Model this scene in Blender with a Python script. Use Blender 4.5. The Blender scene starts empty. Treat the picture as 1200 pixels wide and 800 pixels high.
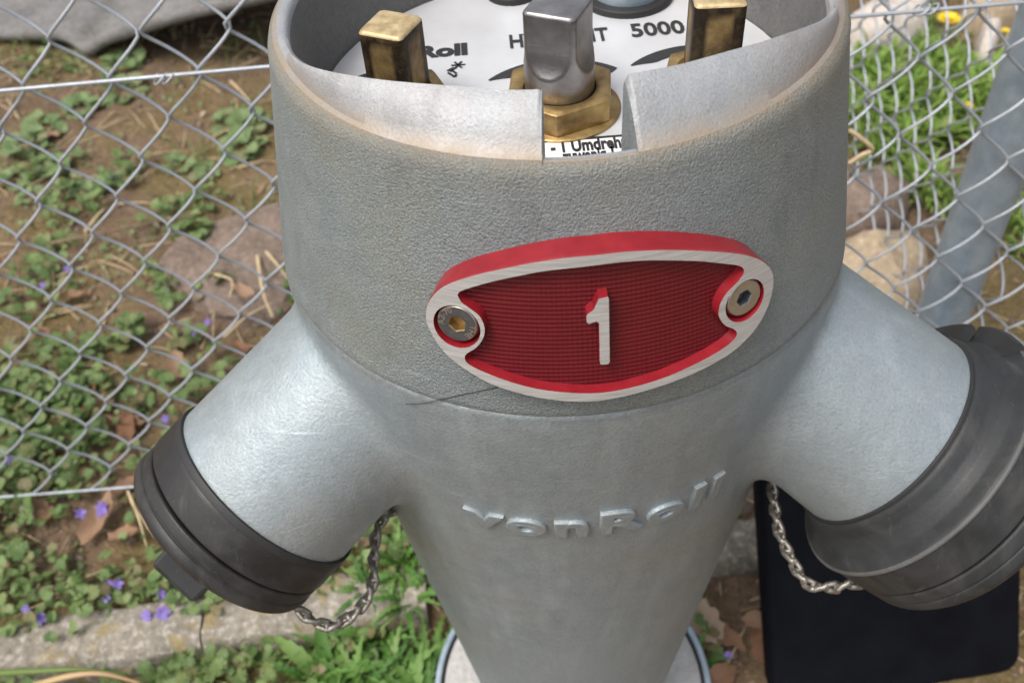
import bpy, bmesh, math, random
import numpy as np
from mathutils import Vector, Matrix, noise
from mathutils.geometry import delaunay_2d_cdt

random.seed(7)
rng = np.random.default_rng(7)
SC = bpy.context.scene
COL = SC.collection
rad = math.radians

# ------------------------------------------------------------------ camera
# hydrant units: rim radius = 1, rim plane z = 0; S metres per unit, ground at GZ
S = 0.15
GZ = -5.4273
FPX, PITCH, ROLL, DIST, CU, CV = 1150.0, 0.8017, -0.0802, 3.4357, 48.783, -409.1398
_fw = np.array([0, math.cos(PITCH), -math.sin(PITCH)])
_u0 = np.array([0, math.sin(PITCH), math.cos(PITCH)])
_r0 = np.array([1.0, 0, 0])
_rt = math.cos(ROLL) * _r0 + math.sin(ROLL) * _u0
_up = -math.sin(ROLL) * _r0 + math.cos(ROLL) * _u0
CAM = -(DIST * _fw + (CU / FPX * DIST) * _rt - (CV / FPX * DIST) * _up)

def U(p):                                   # hydrant units -> metres, ground at z = 0
    return Vector((p[0] * S, p[1] * S, (p[2] - GZ) * S))

cam_data = bpy.data.cameras.new('camera')
cam = bpy.data.objects.new('camera', cam_data)
COL.objects.link(cam)
cam_data.sensor_width = 36
cam_data.lens = FPX / 1200 * 36
cam_data.clip_start = 0.01
cam_data.clip_end = 500
m = Matrix(((_rt[0], _up[0], -_fw[0], 0), (_rt[1], _up[1], -_fw[1], 0), (_rt[2], _up[2], -_fw[2], 0), (0, 0, 0, 1)))
m.translation = U(CAM)
cam.matrix_world = m
cam_data.dof.use_dof = True
cam_data.dof.focus_distance = 0.50
cam_data.dof.aperture_fstop = 11.0
SC.camera = cam

# ------------------------------------------------------------------ light
SUN_DIR = Vector((-0.40, -0.30, 0.90)).normalized()      # towards the sun
world = bpy.data.worlds.new('World')
SC.world = world
world.use_nodes = True
wn = world.node_tree.nodes
wl = world.node_tree.links
bg = wn['Background']
sky = wn.new('ShaderNodeTexSky')
sky.sky_type = 'NISHITA'
sky.sun_disc = False
sky.sun_elevation = math.asin(SUN_DIR.z)
sky.sun_rotation = math.atan2(SUN_DIR.x, SUN_DIR.y)
sky.dust_density = 4.0
sky.air_density = 1.0
sky.ozone_density = 1.0
hs = wn.new('ShaderNodeHueSaturation')
hs.inputs['Saturation'].default_value = 0.35
wl.new(sky.outputs[0], hs.inputs['Color'])
wl.new(hs.outputs[0], bg.inputs['Color'])
bg.inputs['Strength'].default_value = 0.15
sun_d = bpy.data.lights.new('sun', 'SUN')
sun_d.energy = 1.5
sun_d.angle = rad(22)
sun_d.color = (1.0, 0.96, 0.90)
sun = bpy.data.objects.new('sun', sun_d)
COL.objects.link(sun)
sun.rotation_euler = SUN_DIR.to_track_quat('Z', 'Y').to_euler()
SC.view_settings.view_transform = 'Standard'
SC.view_settings.look = 'None'
SC.view_settings.gamma = 1
SC.view_settings.use_curve_mapping = False
SC.view_settings.exposure = 0.6

# ------------------------------------------------------------------ helpers
def ray(u, v):
    d = _fw * FPX + _rt * (u - 600) - _up * (v - 400)
    return d / np.linalg.norm(d)
def at_z(u, v, z):                          # hydrant units
    d = ray(u, v); return CAM + d * (z - CAM[2]) / d[2]
def at_y(u, v, y):
    d = ray(u, v); return CAM + d * (y - CAM[1]) / d[1]
def at_depth(u, v, dep):
    d = ray(u, v); return CAM + d * (dep / (d @ _fw))
def gnd(u, v, h=0.0):                       # metres
    return U(at_z(u, v, GZ + h / S))
def on_cone(u, v, r0, k):                   # rho = r0 - k z
    d = ray(u, v); rz = r0 - k * CAM[2]
    a = d[0]**2 + d[1]**2 - (k * d[2])**2
    b = CAM[0] * d[0] + CAM[1] * d[1] + k * d[2] * rz
    c = CAM[0]**2 + CAM[1]**2 - rz**2
    D = max(b * b - a * c, 0)
    P = CAM + d * (-b - math.sqrt(D)) / a
    return math.atan2(P[0], -P[1]), P[2]

def tag(o, label=None, cat=None, group=None, kind=None):
    if label: o['label'] = label
    if cat: o['category'] = cat
    if group: o['group'] = group
    if kind: o['kind'] = kind
    return o
def empty(name, loc=(0, 0, 0), parent=None):
    o = bpy.data.objects.new(name, None); COL.objects.link(o); o.location = loc
    o.empty_display_size = 0.05
    if parent: o.parent = parent
    return o
def add_mesh(name, me, parent=None):
    o = bpy.data.objects.new(name, me); COL.objects.link(o)
    if parent: o.parent = parent
    return o
def new_mesh(name, verts, faces, mats, smooth=True, idx=None, sharp=None):
    me = bpy.data.meshes.new(name)
    me.from_pydata([tuple(v) for v in verts], [], [tuple(f) for f in faces])
    for mt in (mats if isinstance(mats, (list, tuple)) else [mats]): me.materials.append(mt)
    if idx is not None: me.polygons.foreach_set('material_index', idx)
    me.polygons.foreach_set('use_smooth', [smooth] * len(me.polygons))
    me.update()
    if smooth and sharp is not None: me.set_sharp_from_angle(angle=rad(sharp))
    return me
def hobj(name, verts, faces, mats, parent, smooth=True, idx=None, sharp=None):     # hydrant units
    return add_mesh(name, new_mesh(name, [U(v) for v in verts], faces, mats, smooth, idx, sharp), parent)

def frame_of(a):
    a = np.array(a, float); a /= np.linalg.norm(a)
    t = np.array([0, 0, 1.0]) if abs(a[2]) < 0.95 else np.array([0, 1.0, 0])
    e1 = np.cross(a, t); e1 /= np.linalg.norm(e1)
    return a, e1, np.cross(a, e1)
def lathe(profile, O, a, n=64, e=None, closed=False):
    a, e1, e2 = frame_of(a) if e is None else (a, *e)
    V = []; F = []
    for s, r in profile:
        for i in range(n):
            t = 2 * math.pi * i / n
            V.append(np.array(O) + a * s + r * (math.cos(t) * e1 + math.sin(t) * e2))
    m_ = len(profile)
    for j in range(m_ - 1):
        for i in range(n):
            i2 = (i + 1) % n
            F.append((j * n + i, j * n + i2, (j + 1) * n + i2, (j + 1) * n + i))
    return V, F
def fillet(profile, r=0.012, n=3):           # round the corners of an open (s, r) profile
    P = [np.array(p, float) for p in profile]; out = [P[0]]
    for i in range(1, len(P) - 1):
        a, b, c = P[i - 1], P[i], P[i + 1]
        l1, l2 = np.linalg.norm(a - b), np.linalg.norm(c - b)
        d = min(r, l1 * .45, l2 * .45)
        p, q = b + (a - b) / l1 * d, b + (c - b) / l2 * d
        for k in range(n + 1):
            t = k / n; out.append((1 - t)**2 * p + 2 * t * (1 - t) * b + t * t * q)
    out.append(P[-1]); return out
def tube(path, r, n=6, closed=False, radii=None):
    P = [np.array(p, float) for p in path]; V = []; F = []
    prev = None; m_ = len(P)
    for i in range(m_):
        if closed: t = P[(i + 1) % m_] - P[i - 1]
        else: t = P[min(i + 1, m_ - 1)] - P[max(i - 1, 0)]
        t /= np.linalg.norm(t) + 1e-12
        if prev is None:
            e1 = np.cross(t, [0.13, 0.2, 1.0]); e1 /= np.linalg.norm(e1)
        else:
            e1 = prev - t * (prev @ t); e1 /= np.linalg.norm(e1) + 1e-12
        prev = e1; e2 = np.cross(t, e1); rr = radii[i] if radii is not None else r
        for k in range(n):
            a = 2 * math.pi * k / n; V.append(P[i] + rr * (math.cos(a) * e1 + math.sin(a) * e2))
    for i in range(m_ if closed else m_ - 1):
        j = (i + 1) % m_
        for k in range(n):
            k2 = (k + 1) % n; F.append((i * n + k, i * n + k2, j * n + k2, j * n + k))
    if not closed:
        F.append(tuple(range(n))[::-1]); F.append(tuple((m_ - 1) * n + k for k in range(n)))
    return V, F
def bez(pts, n=8):                            # Catmull-Rom through points
    P = [np.array(p, float) for p in pts]; out = []
    Q = [2 * P[0] - P[1]] + P + [2 * P[-1] - P[-2]]
    for i in range(1, len(Q) - 2):
        for k in range(n):
            t = k / n
            out.append(.5 * (2 * Q[i] + (Q[i + 1] - Q[i - 1]) * t + (2 * Q[i - 1] - 5 * Q[i] + 4 * Q[i + 1] - Q[i + 2]) * t * t
                             + (3 * Q[i] - Q[i - 1] - 3 * Q[i + 1] + Q[i + 2]) * t**3))
    out.append(P[-1]); return out
def merge(parts):
    V = []; F = []
    for v, f in parts:
        o = len(V); V += list(v); F += [tuple(i + o for i in q) for q in f]
    return V, F
def smoothstep(a, b, x):
    t = min(max((x - a) / (b - a), 0), 1); return t * t * (3 - 2 * t)

# ------------------------------------------------------------------ materials
def nodes(name):
    mt = bpy.data.materials.new(name); mt.use_nodes = True
    nt = mt.node_tree; return mt, nt, nt.nodes['Principled BSDF']
def N(nt, typ, **kw):
    n = nt.nodes.new(typ)
    for k, v in kw.items():
        if k in n.inputs: n.inputs[k].default_value = v
        else: setattr(n, k, v)
    return n
def coords(nt, scale=None):
    tc = N(nt, 'ShaderNodeTexCoord'); out = tc.outputs['Object']
    if scale:
        mp = N(nt, 'ShaderNodeMapping'); mp.inputs['Scale'].default_value = scale
        nt.links.new(out, mp.inputs['Vector']); out = mp.outputs[0]
    return out
def noise_n(nt, co, scale, detail=4, rough=.55, dist=0):
    n = N(nt, 'ShaderNodeTexNoise'); n.inputs['Scale'].default_value = scale
    n.inputs['Detail'].default_value = detail; n.inputs['Roughness'].default_value = rough
    n.inputs['Distortion'].default_value = dist
    nt.links.new(co, n.inputs['Vector']); return n.outputs['Fac']
def ramp(nt, fac, stops, interp='LINEAR'):
    r = N(nt, 'ShaderNodeValToRGB'); cr = r.color_ramp; cr.interpolation = interp
    while len(cr.elements) < len(stops): cr.elements.new(.5)
    for e, (p, c) in zip(cr.elements, stops):
        e.position = p; e.color = (*c, 1) if len(c) == 3 else c
    nt.links.new(fac, r.inputs[0]); return r.outputs[0]
def mixc(nt, fac, a, b, mode='MIX'):
    n = N(nt, 'ShaderNodeMix'); n.data_type = 'RGBA'; n.blend_type = mode
    for i, v in ((0, fac), (6, a), (7, b)):
        if hasattr(v, 'is_linked') or hasattr(v, 'links'): nt.links.new(v, n.inputs[i])
        elif i == 0: n.inputs[0].default_value = v
        else: n.inputs[i].default_value = (*v, 1)
    return n.outputs[2]
def math_n(nt, op, a, b=0.0):
    n = N(nt, 'ShaderNodeMath'); n.operation = op
    for i, v in ((0, a), (1, b)):
        if isinstance(v, (int, float)): n.inputs[i].default_value = v
        else: nt.links.new(v, n.inputs[i])
    return n.outputs[0]
def bump(nt, bsdf, h, strength=.5, dist=.001, prev=None):
    b = N(nt, 'ShaderNodeBump'); b.inputs['Strength'].default_value = strength; b.inputs['Distance'].default_value = dist
    nt.links.new(h, b.inputs['Height'])
    if prev is not None: nt.links.new(prev, b.inputs['Normal'])
    nt.links.new(b.outputs[0], bsdf.inputs['Normal']); return b.outputs[0]
def setp(b, col=None, metal=0.0, rough=.5, spec=None):
    if col is not None: b.inputs['Base Color'].default_value = (*col, 1)
    b.inputs['Metallic'].default_value = metal; b.inputs['Roughness'].default_value = rough
    if spec is not None: b.inputs['Specular IOR Level'].default_value = spec

def attr(nt, name):
    a = N(nt, 'ShaderNodeAttribute'); a.attribute_name = name; return a.outputs['Fac']

def mat_cast(name, c1, c2, tint, metal, rough, bscale, bstr, edge=None, streak=False, fleck=.3, bdist=.0012, stain=None):
    mt, nt, b = nodes(name); co = coords(nt)
    big = noise_n(nt, co, 14, 5, .6)
    mid = noise_n(nt, co, 70, 4, .6)
    fine = noise_n(nt, co, bscale, 4, .62, .0)
    col = mixc(nt, ramp(nt, big, [(.35, (0, 0, 0)), (.68, (1, 1, 1))]), c1, c2)
    col = mixc(nt, ramp(nt, mid, [(.45, (0, 0, 0)), (.75, (.55, .55, .55))]), col, tint)
    if streak:                                 # vertical rain run-off marks
        st = noise_n(nt, coords(nt, (55, 55, 4)), 1, 3, .6)
        col = mixc(nt, ramp(nt, st, [(.5, (0, 0, 0)), (.75, (.35, .35, .35))]), col, tuple(x * 1.5 for x in c2))
    if stain:                                  # broad patches of ochre weathering and grime
        sn = noise_n(nt, co, 7, 4, .6, .5)
        col = mixc(nt, ramp(nt, sn, [(.48, (0, 0, 0)), (.66, (.75, .75, .75))]), col, stain)
        dk = noise_n(nt, coords(nt, (30, 30, 9)), 1, 5, .65)
        col = mixc(nt, ramp(nt, dk, [(.56, (0, 0, 0)), (.72, (.22 if streak else .4,) * 3)]), col, tuple(x * .5 for x in c1))
        sc = noise_n(nt, coords(nt, (18, 18, 420)), 1, 2, .5)          # faint scuffs
        col = mixc(nt, ramp(nt, sc, [(.70, (0, 0, 0)), (.76, (.35, .35, .35))]), col, tuple(x * 1.7 for x in c2))
    lg = noise_n(nt, co, bscale * .9, 2, .5)
    col = mixc(nt, ramp(nt, lg, [(.55, (0, 0, 0)), (.72, (fleck * .8,) * 3)]), col, tuple(min(1, x * 1.5) for x in c2))
    spk = noise_n(nt, co, bscale * 1.1, 3, .6)
    col = mixc(nt, ramp(nt, spk, [(.33, (fleck,) * 3), (.52, (0, 0, 0))]), col, tuple(x * .45 for x in c1))
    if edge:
        e = attr(nt, 'wear_shade')
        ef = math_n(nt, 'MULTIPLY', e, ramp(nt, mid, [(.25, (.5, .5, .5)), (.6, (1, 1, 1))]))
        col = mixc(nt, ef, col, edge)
    nt.links.new(col, b.inputs['Base Color'])
    setp(b, None, metal, rough)
    rr = ramp(nt, mid, [(.3, (rough - .08,) * 3), (.7, (rough + .1,) * 3)]); nt.links.new(rr, b.inputs['Roughness'])
    p = bump(nt, b, fine, bstr, bdist)
    p = bump(nt, b, mid, .18, .003, p)
    # shallow dings and pits from the casting
    vo = N(nt, 'ShaderNodeTexVoronoi'); vo.inputs['Scale'].default_value = 120; nt.links.new(co, vo.inputs['Vector'])
    pit = ramp(nt, vo.outputs['Distance'], [(.0, (0, 0, 0)), (.16, (1, 1, 1))])
    bump(nt, b, pit, .12, .0006, p)
    return mt
M = {}
M['head'] = mat_cast('weathered_cast_zinc', (.215, .245, .248), (.25, .277, .276), (.29, .305, .295), .35, .53, 800, .9, edge=(.27, .215, .15), fleck=.5, bdist=.0015, stain=(.245, .245, .205))
M['lip'] = mat_cast('bare_zinc_lip', (.30, .31, .32), (.35, .36, .37), (.38, .375, .37), .35, .52, 700, .45, edge=(.30, .235, .165), fleck=.25, bdist=.0009, stain=(.36, .335, .32))
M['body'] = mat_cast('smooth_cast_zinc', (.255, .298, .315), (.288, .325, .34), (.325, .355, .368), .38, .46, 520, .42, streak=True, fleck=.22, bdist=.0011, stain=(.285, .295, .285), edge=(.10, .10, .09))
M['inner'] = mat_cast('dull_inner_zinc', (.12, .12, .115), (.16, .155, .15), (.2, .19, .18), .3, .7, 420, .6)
M['galv'] = mat_cast('galvanised_steel', (.30, .37, .43), (.38, .45, .51), (.47, .53, .58), .5, .45, 300, .2, fleck=.1)
M['wire'] = mat_cast('galvanised_wire', (.36, .39, .43), (.46, .485, .525), (.33, .32, .30), .4, .45, 500, .25, fleck=.15)

def mat_plain(name, c1, c2, metal, rough, nscale=120, bs=.15, bscale=None, spec=None):
    mt, nt, b = nodes(name); co = coords(nt)
    n = noise_n(nt, co, nscale, 4, .6)
    nt.links.new(mixc(nt, ramp(nt, n, [(.3, (0, 0, 0)), (.7, (1, 1, 1))]), c1, c2), b.inputs['Base Color'])
    setp(b, None, metal, rough, spec)
    if bs: bump(nt, b, noise_n(nt, co, bscale or nscale * 4, 3), bs, .0008)
    return mt
def mat_rubber(name, c, rough, spec=.35):
    mt, nt, b = nodes(name); co = coords(nt)
    n = noise_n(nt, co, 40, 5, .6)
    col = mixc(nt, ramp(nt, n, [(.35, (0, 0, 0)), (.75, (1, 1, 1))]), c, tuple(x * 1.6 for x in c))
    du = noise_n(nt, co, 18, 5, .7, .6)         # dried dust film and scuffs
    col = mixc(nt, ramp(nt, du, [(.50, (0, 0, 0)), (.72, (.28, .28, .28))]), col, (.13, .12, .105))
    sf = noise_n(nt, coords(nt, (160, 25, 25)), 1, 3, .6)
    col = mixc(nt, ramp(nt, sf, [(.64, (0, 0, 0)), (.74, (.16, .16, .16))]), col, (.16, .155, .15))
    sp = noise_n(nt, co, 750, 2, .5)
    col = mixc(nt, ramp(nt, sp, [(.71, (0, 0, 0)), (.77, (.35, .35, .35))]), col, (.22, .21, .19))    # dust specks
    nt.links.new(col, b.inputs['Base Color']); setp(b, None, 0, rough, spec)
    nt.links.new(ramp(nt, n, [(.3, (rough - .08,) * 3), (.7, (rough + .12,) * 3)]), b.inputs['Roughness'])
    bump(nt, b, noise_n(nt, co, 420, 3), .22, .0006)
    return mt
M['rubber'] = mat_rubber('black_rubber', (.016, .0152, .0148), .46)
M['worn_rubber'] = mat_rubber('worn_rubber_edge', (.07, .07, .068), .55)
M['rubber2'] = mat_rubber('grey_black_rubber', (.021, .022, .023), .52)
M['black_plastic'] = mat_plain('black_plastic', (.004, .0045, .007), (.007, .0078, .011), 0, .6, 25, .1, 500, .08)
M['gasket'] = mat_plain('dark_gasket', (.015, .015, .015), (.02, .02, .02), 0, .6)
M['steel'] = mat_plain('worn_steel', (.22, .205, .20), (.34, .325, .32), .9, .36, 90, .15, 600)
M['steel_dark'] = mat_plain('blackened_steel_screw', (.13, .14, .16), (.20, .21, .23), .8, .35, 300, .1)
M['nickel'] = mat_plain('nickel_screw', (.45, .41, .35), (.52, .47, .40), .85, .35, 300, .1)
M['chain'] = mat_plain('tarnished_chain', (.20, .18, .155), (.34, .315, .28), .75, .45, 250, .2)
M['dial'] = mat_plain('dial_plate', (.56, .56, .57), (.64, .64, .65), .25, .35, 30, .05, 500)
M['ink'] = mat_plain('black_print', (.02, .02, .02), (.03, .03, .03), 0, .5, 200, 0)
M['paper'] = mat_plain('white_label', (.78, .78, .79), (.82, .82, .83), 0, .45, 60, 0)
M['red'] = mat_plain('red_enamel', (.20, .008, .014), (.265, .014, .021), 0, .28, 90, .12, 260)

def mat_brass():
    mt, nt, b = nodes('tarnished_brass'); co = coords(nt)
    n = noise_n(nt, co, 55, 6, .65, .4)
    col = mixc(nt, ramp(nt, n, [(.34, (0, 0, 0)), (.60, (1, 1, 1))]), (.085, .052, .024), (.33, .225, .095))
    w = attr(nt, 'wear_shade')                       # oxide left near the corners, worn bright in the middle
    wn2 = math_n(nt, 'MULTIPLY', w, ramp(nt, noise_n(nt, co, 130, 4, .7), [(.2, (.5, .5, .5)), (.55, (1, 1, 1))]))
    col = mixc(nt, wn2, col, (.03, .021, .013))
    nt.links.new(col, b.inputs['Base Color']); setp(b, None, .6, .5)
    br = noise_n(nt, coords(nt, (40, 40, 1500)), 1, 2)
    p = bump(nt, b, br, .25, .0005); bump(nt, b, noise_n(nt, co, 350, 4), .3, .0006, p)
    return mt
M['brass'] = mat_brass()
M['brass_nut'] = mat_plain('brass_nut', (.20, .125, .05), (.50, .345, .14), .75, .40, 70, .3, 300)
def mat_brass_top():
    return mat_plain('worn_brass_top', (.36, .25, .12), (.66, .52, .30), .5, .5, 150, .5, 260)
M['brass_top'] = mat_brass_top()

def mat_brushed():
    mt, nt, b = nodes('brushed_aluminium'); co = coords(nt, (45, 45, 900))
    mp = nt.nodes['Mapping']; mp.inputs['Rotation'].default_value = (0, rad(20), 0)
    n = noise_n(nt, co, 1, 3, .6)
    nt.links.new(mixc(nt, n, (.30, .295, .29), (.80, .80, .80)), b.inputs['Base Color'])
    setp(b, None, .5, .34); bump(nt, b, n, .4, .0004); return mt
M['brushed'] = mat_brushed()

def mat_waffle():                             # red field with fine square embossing, recess shade mixed into its darker red
    mt, nt, b = nodes('red_waffle_field')
    tc = N(nt, 'ShaderNodeUVMap'); tc.uv_map = 'UVMap'
    sx = N(nt, 'ShaderNodeSeparateXYZ'); nt.links.new(tc.outputs[0], sx.inputs[0])
    sy = math_n(nt, 'SINE', math_n(nt, 'MULTIPLY', sx.outputs[1], 2 * math.pi / .0024))
    sxx = math_n(nt, 'SINE', math_n(nt, 'MULTIPLY', sx.outputs[0], 2 * math.pi / .0024))
    h = math_n(nt, 'ADD', sy, math_n(nt, 'MULTIPLY', sxx, .5))
    h = math_n(nt, 'ADD', h, math_n(nt, 'MULTIPLY', noise_n(nt, coords(nt), 500, 3), 1.6))
    n = noise_n(nt, coords(nt), 60, 3)
    nt.links.new(mixc(nt, n, (.085, .0035, .007), (.125, .006, .010)), b.inputs['Base Color'])
    setp(b, None, 0, .42, .35); bump(nt, b, h, .32, .0005); return mt
M['waffle'] = mat_waffle()

def mat_leaf(name, c1, c2, c3=None):
    mt, nt, b = nodes(name)
    oi = N(nt, 'ShaderNodeObjectInfo'); ge = N(nt, 'ShaderNodeNewGeometry')
    f = math_n(nt, 'FRACT', math_n(nt, 'ADD', oi.outputs['Random'], ge.outputs['Random Per Island']))
    st = [(0, c1), (.75, c2)] + ([(.95, c3)] if c3 else [])
    col = ramp(nt, f, st)
    n = noise_n(nt, coords(nt), 180, 3)
    col = mixc(nt, math_n(nt, 'MULTIPLY', n, .5), col, tuple(x * .5 for x in c1))
    nt.links.new(col, b.inputs['Base Color']); setp(b, None, 0, .55)
    tr = N(nt, 'ShaderNodeBsdfTranslucent'); nt.links.new(col, tr.inputs[0])
    ms = N(nt, 'ShaderNodeMixShader'); ms.inputs[0].default_value = .3
    nt.links.new(b.outputs[0], ms.inputs[1]); nt.links.new(tr.outputs[0], ms.inputs[2])
    nt.links.new(ms.outputs[0], nt.nodes['Material Output'].inputs[0])
    bump(nt, b, noise_n(nt, coords(nt), 400, 2), .3, .001)
    return mt
M['ivy'] = mat_leaf('ground_ivy_leaf', (.10, .175, .045), (.25, .34, .115), (.25, .20, .095))
M['weed'] = mat_leaf('bright_weed_leaf', (.06, .17, .022), (.16, .31, .055), (.24, .36, .10))
M['lush'] = mat_leaf('lush_weed_leaf', (.15, .28, .035), (.31, .46, .085), (.46, .54, .20))
M['pale_weed'] = mat_leaf('pale_weed_leaf', (.16, .25, .09), (.27, .36, .15), (.28, .27, .14))
M['grass'] = mat_leaf('grass_blade', (.10, .18, .035), (.21, .29, .07), (.30, .27, .12))
M['moss'] = mat_leaf('olive_moss', (.15, .12, .035), (.27, .21, .07), (.19, .24, .07))
M['dead'] = mat_leaf('dead_leaf', (.26, .12, .06), (.44, .28, .17), (.60, .46, .33))
M['straw'] = mat_plain('dry_straw', (.42, .31, .17), (.58, .46, .28), 0, .7, 60, .2)
M['twig'] = mat_plain('brown_twig', (.15, .095, .06), (.24, .16, .10), 0, .8, 60, .3)
M['violet'] = mat_leaf('violet_petal', (.20, .13, .48), (.33, .24, .66))
M['yellow'] = mat_plain('yellow_petal', (.85, .60, .02), (.90, .68, .03), 0, .6, 200, .1)
M['stem'] = mat_plain('pink_stem', (.38, .20, .12), (.45, .36, .17), 0, .5, 8, .1)

def mat_soil():
    mt, nt, b = nodes('soil'); co = coords(nt)
    n1 = noise_n(nt, co, 3.2, 6, .65); n2 = noise_n(nt, co, 22, 6, .7); n3 = noise_n(nt, co, 160, 4, .7)
    c = mixc(nt, ramp(nt, n2, [(.3, (0, 0, 0)), (.7, (1, 1, 1))]), (.10, .066, .044), (.27, .182, .122))
    moss = mixc(nt, n3, (.13, .10, .035), (.26, .19, .075))
    c = mixc(nt, ramp(nt, n1, [(.42, (0, 0, 0)), (.58, (.75, .75, .75))]), c, moss)
    c = mixc(nt, ramp(nt, n3, [(.30, (.8, .8, .8)), (.46, (0, 0, 0))]), c, (.04, .027, .018))
    c = mixc(nt, ramp(nt, n3, [(.60, (0, 0, 0)), (.72, (.8, .8, .8))]), c, (.50, .39, .28))
    nt.links.new(c, b.inputs['Base Color']); setp(b, None, 0, .95, .2)
    p = bump(nt, b, n2, .8, .02); bump(nt, b, n3, .9, .006, p); return mt
M['soil'] = mat_soil()
def mat_stone(name, c1, c2, c3, spots=None, sc=1.0):
    mt, nt, b = nodes(name); co = coords(nt)
    n1 = noise_n(nt, co, 12 * sc, 6, .65); n2 = noise_n(nt, co, 110 * sc, 4, .7)
    c = mixc(nt, ramp(nt, n1, [(.32, (0, 0, 0)), (.68, (1, 1, 1))]), c1, c2)
    c = mixc(nt, ramp(nt, n2, [(.5, (0, 0, 0)), (.72, (.8, .8, .8))]), c, c3)
    c = mixc(nt, ramp(nt, n2, [(.28, (.7, .7, .7)), (.42, (0, 0, 0))]), c, tuple(x * .4 for x in c1))
    if spots:
        n4 = noise_n(nt, co, 30 * sc, 4, .6)
        c = mixc(nt, ramp(nt, n4, [(.54, (0, 0, 0)), (.66, (.75, .75, .75))]), c, spots)
    nt.links.new(c, b.inputs['Base Color']); setp(b, None, 0, .9, .25)
    p = bump(nt, b, n1, .5, .012); bump(nt, b, n2, .7, .004, p); return mt
M['concrete'] = mat_stone('lichen_concrete', (.165, .148, .12), (.29, .255, .205), (.58, .53, .46), (.27, .205, .08))
M['pale_concrete'] = mat_stone('pale_concrete', (.36, .345, .32), (.44, .425, .40), (.52, .50, .47))
M['flat_stone'] = mat_stone('brown_flat_stone', (.12, .088, .068), (.215, .16, .125), (.32, .255, .205))
M['tan_stone'] = mat_stone('tan_stone', (.30, .225, .145), (.44, .345, .235), (.58, .48, .36))
M['pale_stone'] = mat_stone('pale_stone', (.50, .43, .37), (.64, .57, .50), (.74, .68, .62))
M['tarp'] = mat_stone('grey_tarpaulin', (.125, .12, .115), (.21, .20, .19), (.29, .275, .26), (.15, .135, .115), .8)

def put_wear_shade(o, vals):
    a = o.data.attributes.new('wear_shade', 'FLOAT', 'POINT'); a.data.foreach_set('value', vals)

# ------------------------------------------------------------------ ground
KY = lambda x: 0.148 + (x + 0.43) * 0.075      # back edge of the kerb line
def ground_h(x, y):
    n = noise.noise(Vector((x * 2.1, y * 2.1, 3))) * .018 + noise.noise(Vector((x * 7, y * 7, 9))) * .010 + noise.noise(Vector((x * 23, y * 23, 1))) * .004
    front = 1 - smoothstep(KY(x) - .075, KY(x) - .045, y)
    h = n - .012 - .034 * front
    d = math.hypot(x, y)
    if d < .24: h = min(h, -.03 + .02 * smoothstep(.16, .24, d))
    far = smoothstep(2.5, 6, math.hypot(x, y))
    return h * (1 - far) - .02 * far
def axis_pts(lo, hi, step, far):
    a = list(np.arange(lo, hi, step)); out = []
    for k in range(1, 14): out.append(lo - step * 1.8**k * 1.2)
    out = [x for x in out if x > -far] + [-far]
    b = [hi + step * 1.8**k * 1.2 for k in range(1, 14)]
    b = [x for x in b if x < far] + [far]
    return sorted(out) + a + b
gx, gy = axis_pts(-1.9, 1.7, .018, 60), axis_pts(-.55, 2.4, .018, 60)
GV = [(x, y, ground_h(x, y)) for y in gy for x in gx]
nx = len(gx)
GF = [(j * nx + i, j * nx + i + 1, (j + 1) * nx + i + 1, (j + 1) * nx + i) for j in range(len(gy) - 1) for i in range(nx - 1)]
tag(add_mesh('ground', new_mesh('ground', GV, GF, M['soil'])), 'brown mossy garden soil around the hydrant and fence', None, None, 'structure')

def rock(name, outline, z0, height, mat, label, cat, seed=0, group=None, top=.8, rows=5, rough=.012):
    """stone from a ground outline in metres, domed, uneven"""
    c = np.mean(outline, axis=0); n = 40
    P = np.array(bez(list(outline) + [outline[0]], 8))
    idx = np.linspace(0, len(P) - 1, n, endpoint=False).astype(int); P = P[idx]
    V = []; F = []
    prof = [(1.0, -.5), (1.03, .0), (1.0, .45), (top + (1 - top) * .55, .85), (top, 1.0), (top * .6, 1.06), (top * .25, 1.08)]
    for k, (sc, hz) in enumerate(prof):
        for p in P:
            q = c + (p - c) * sc
            nn = noise.noise(Vector((q[0] * 14 + seed, q[1] * 14, hz * 2))) * rough + noise.noise(Vector((q[0] * 45 + seed, q[1] * 45, hz * 5))) * rough * .4
            V.append((q[0] + nn * .6, q[1] + nn * .6, z0 + height * hz + nn * (1 if k > 2 else .3)))
    V.append((c[0], c[1], z0 + height * 1.09)); L = len(V) - 1
    for k in range(len(prof) - 1):
        for i in range(n): F.append((k * n + i, k * n + (i + 1) % n, (k + 1) * n + (i + 1) % n, (k + 1) * n + i))
    for i in range(n): F.append(((len(prof) - 1) * n + i, (len(prof) - 1) * n + (i + 1) % n, L))
    o = add_mesh(name, new_mesh(name, V, F, mat, True, None, 50)); return tag(o, label, cat, group)
def img_outline(pts, h): return [np.array(gnd(u, v, h)[:2]) for u, v in pts]

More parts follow.
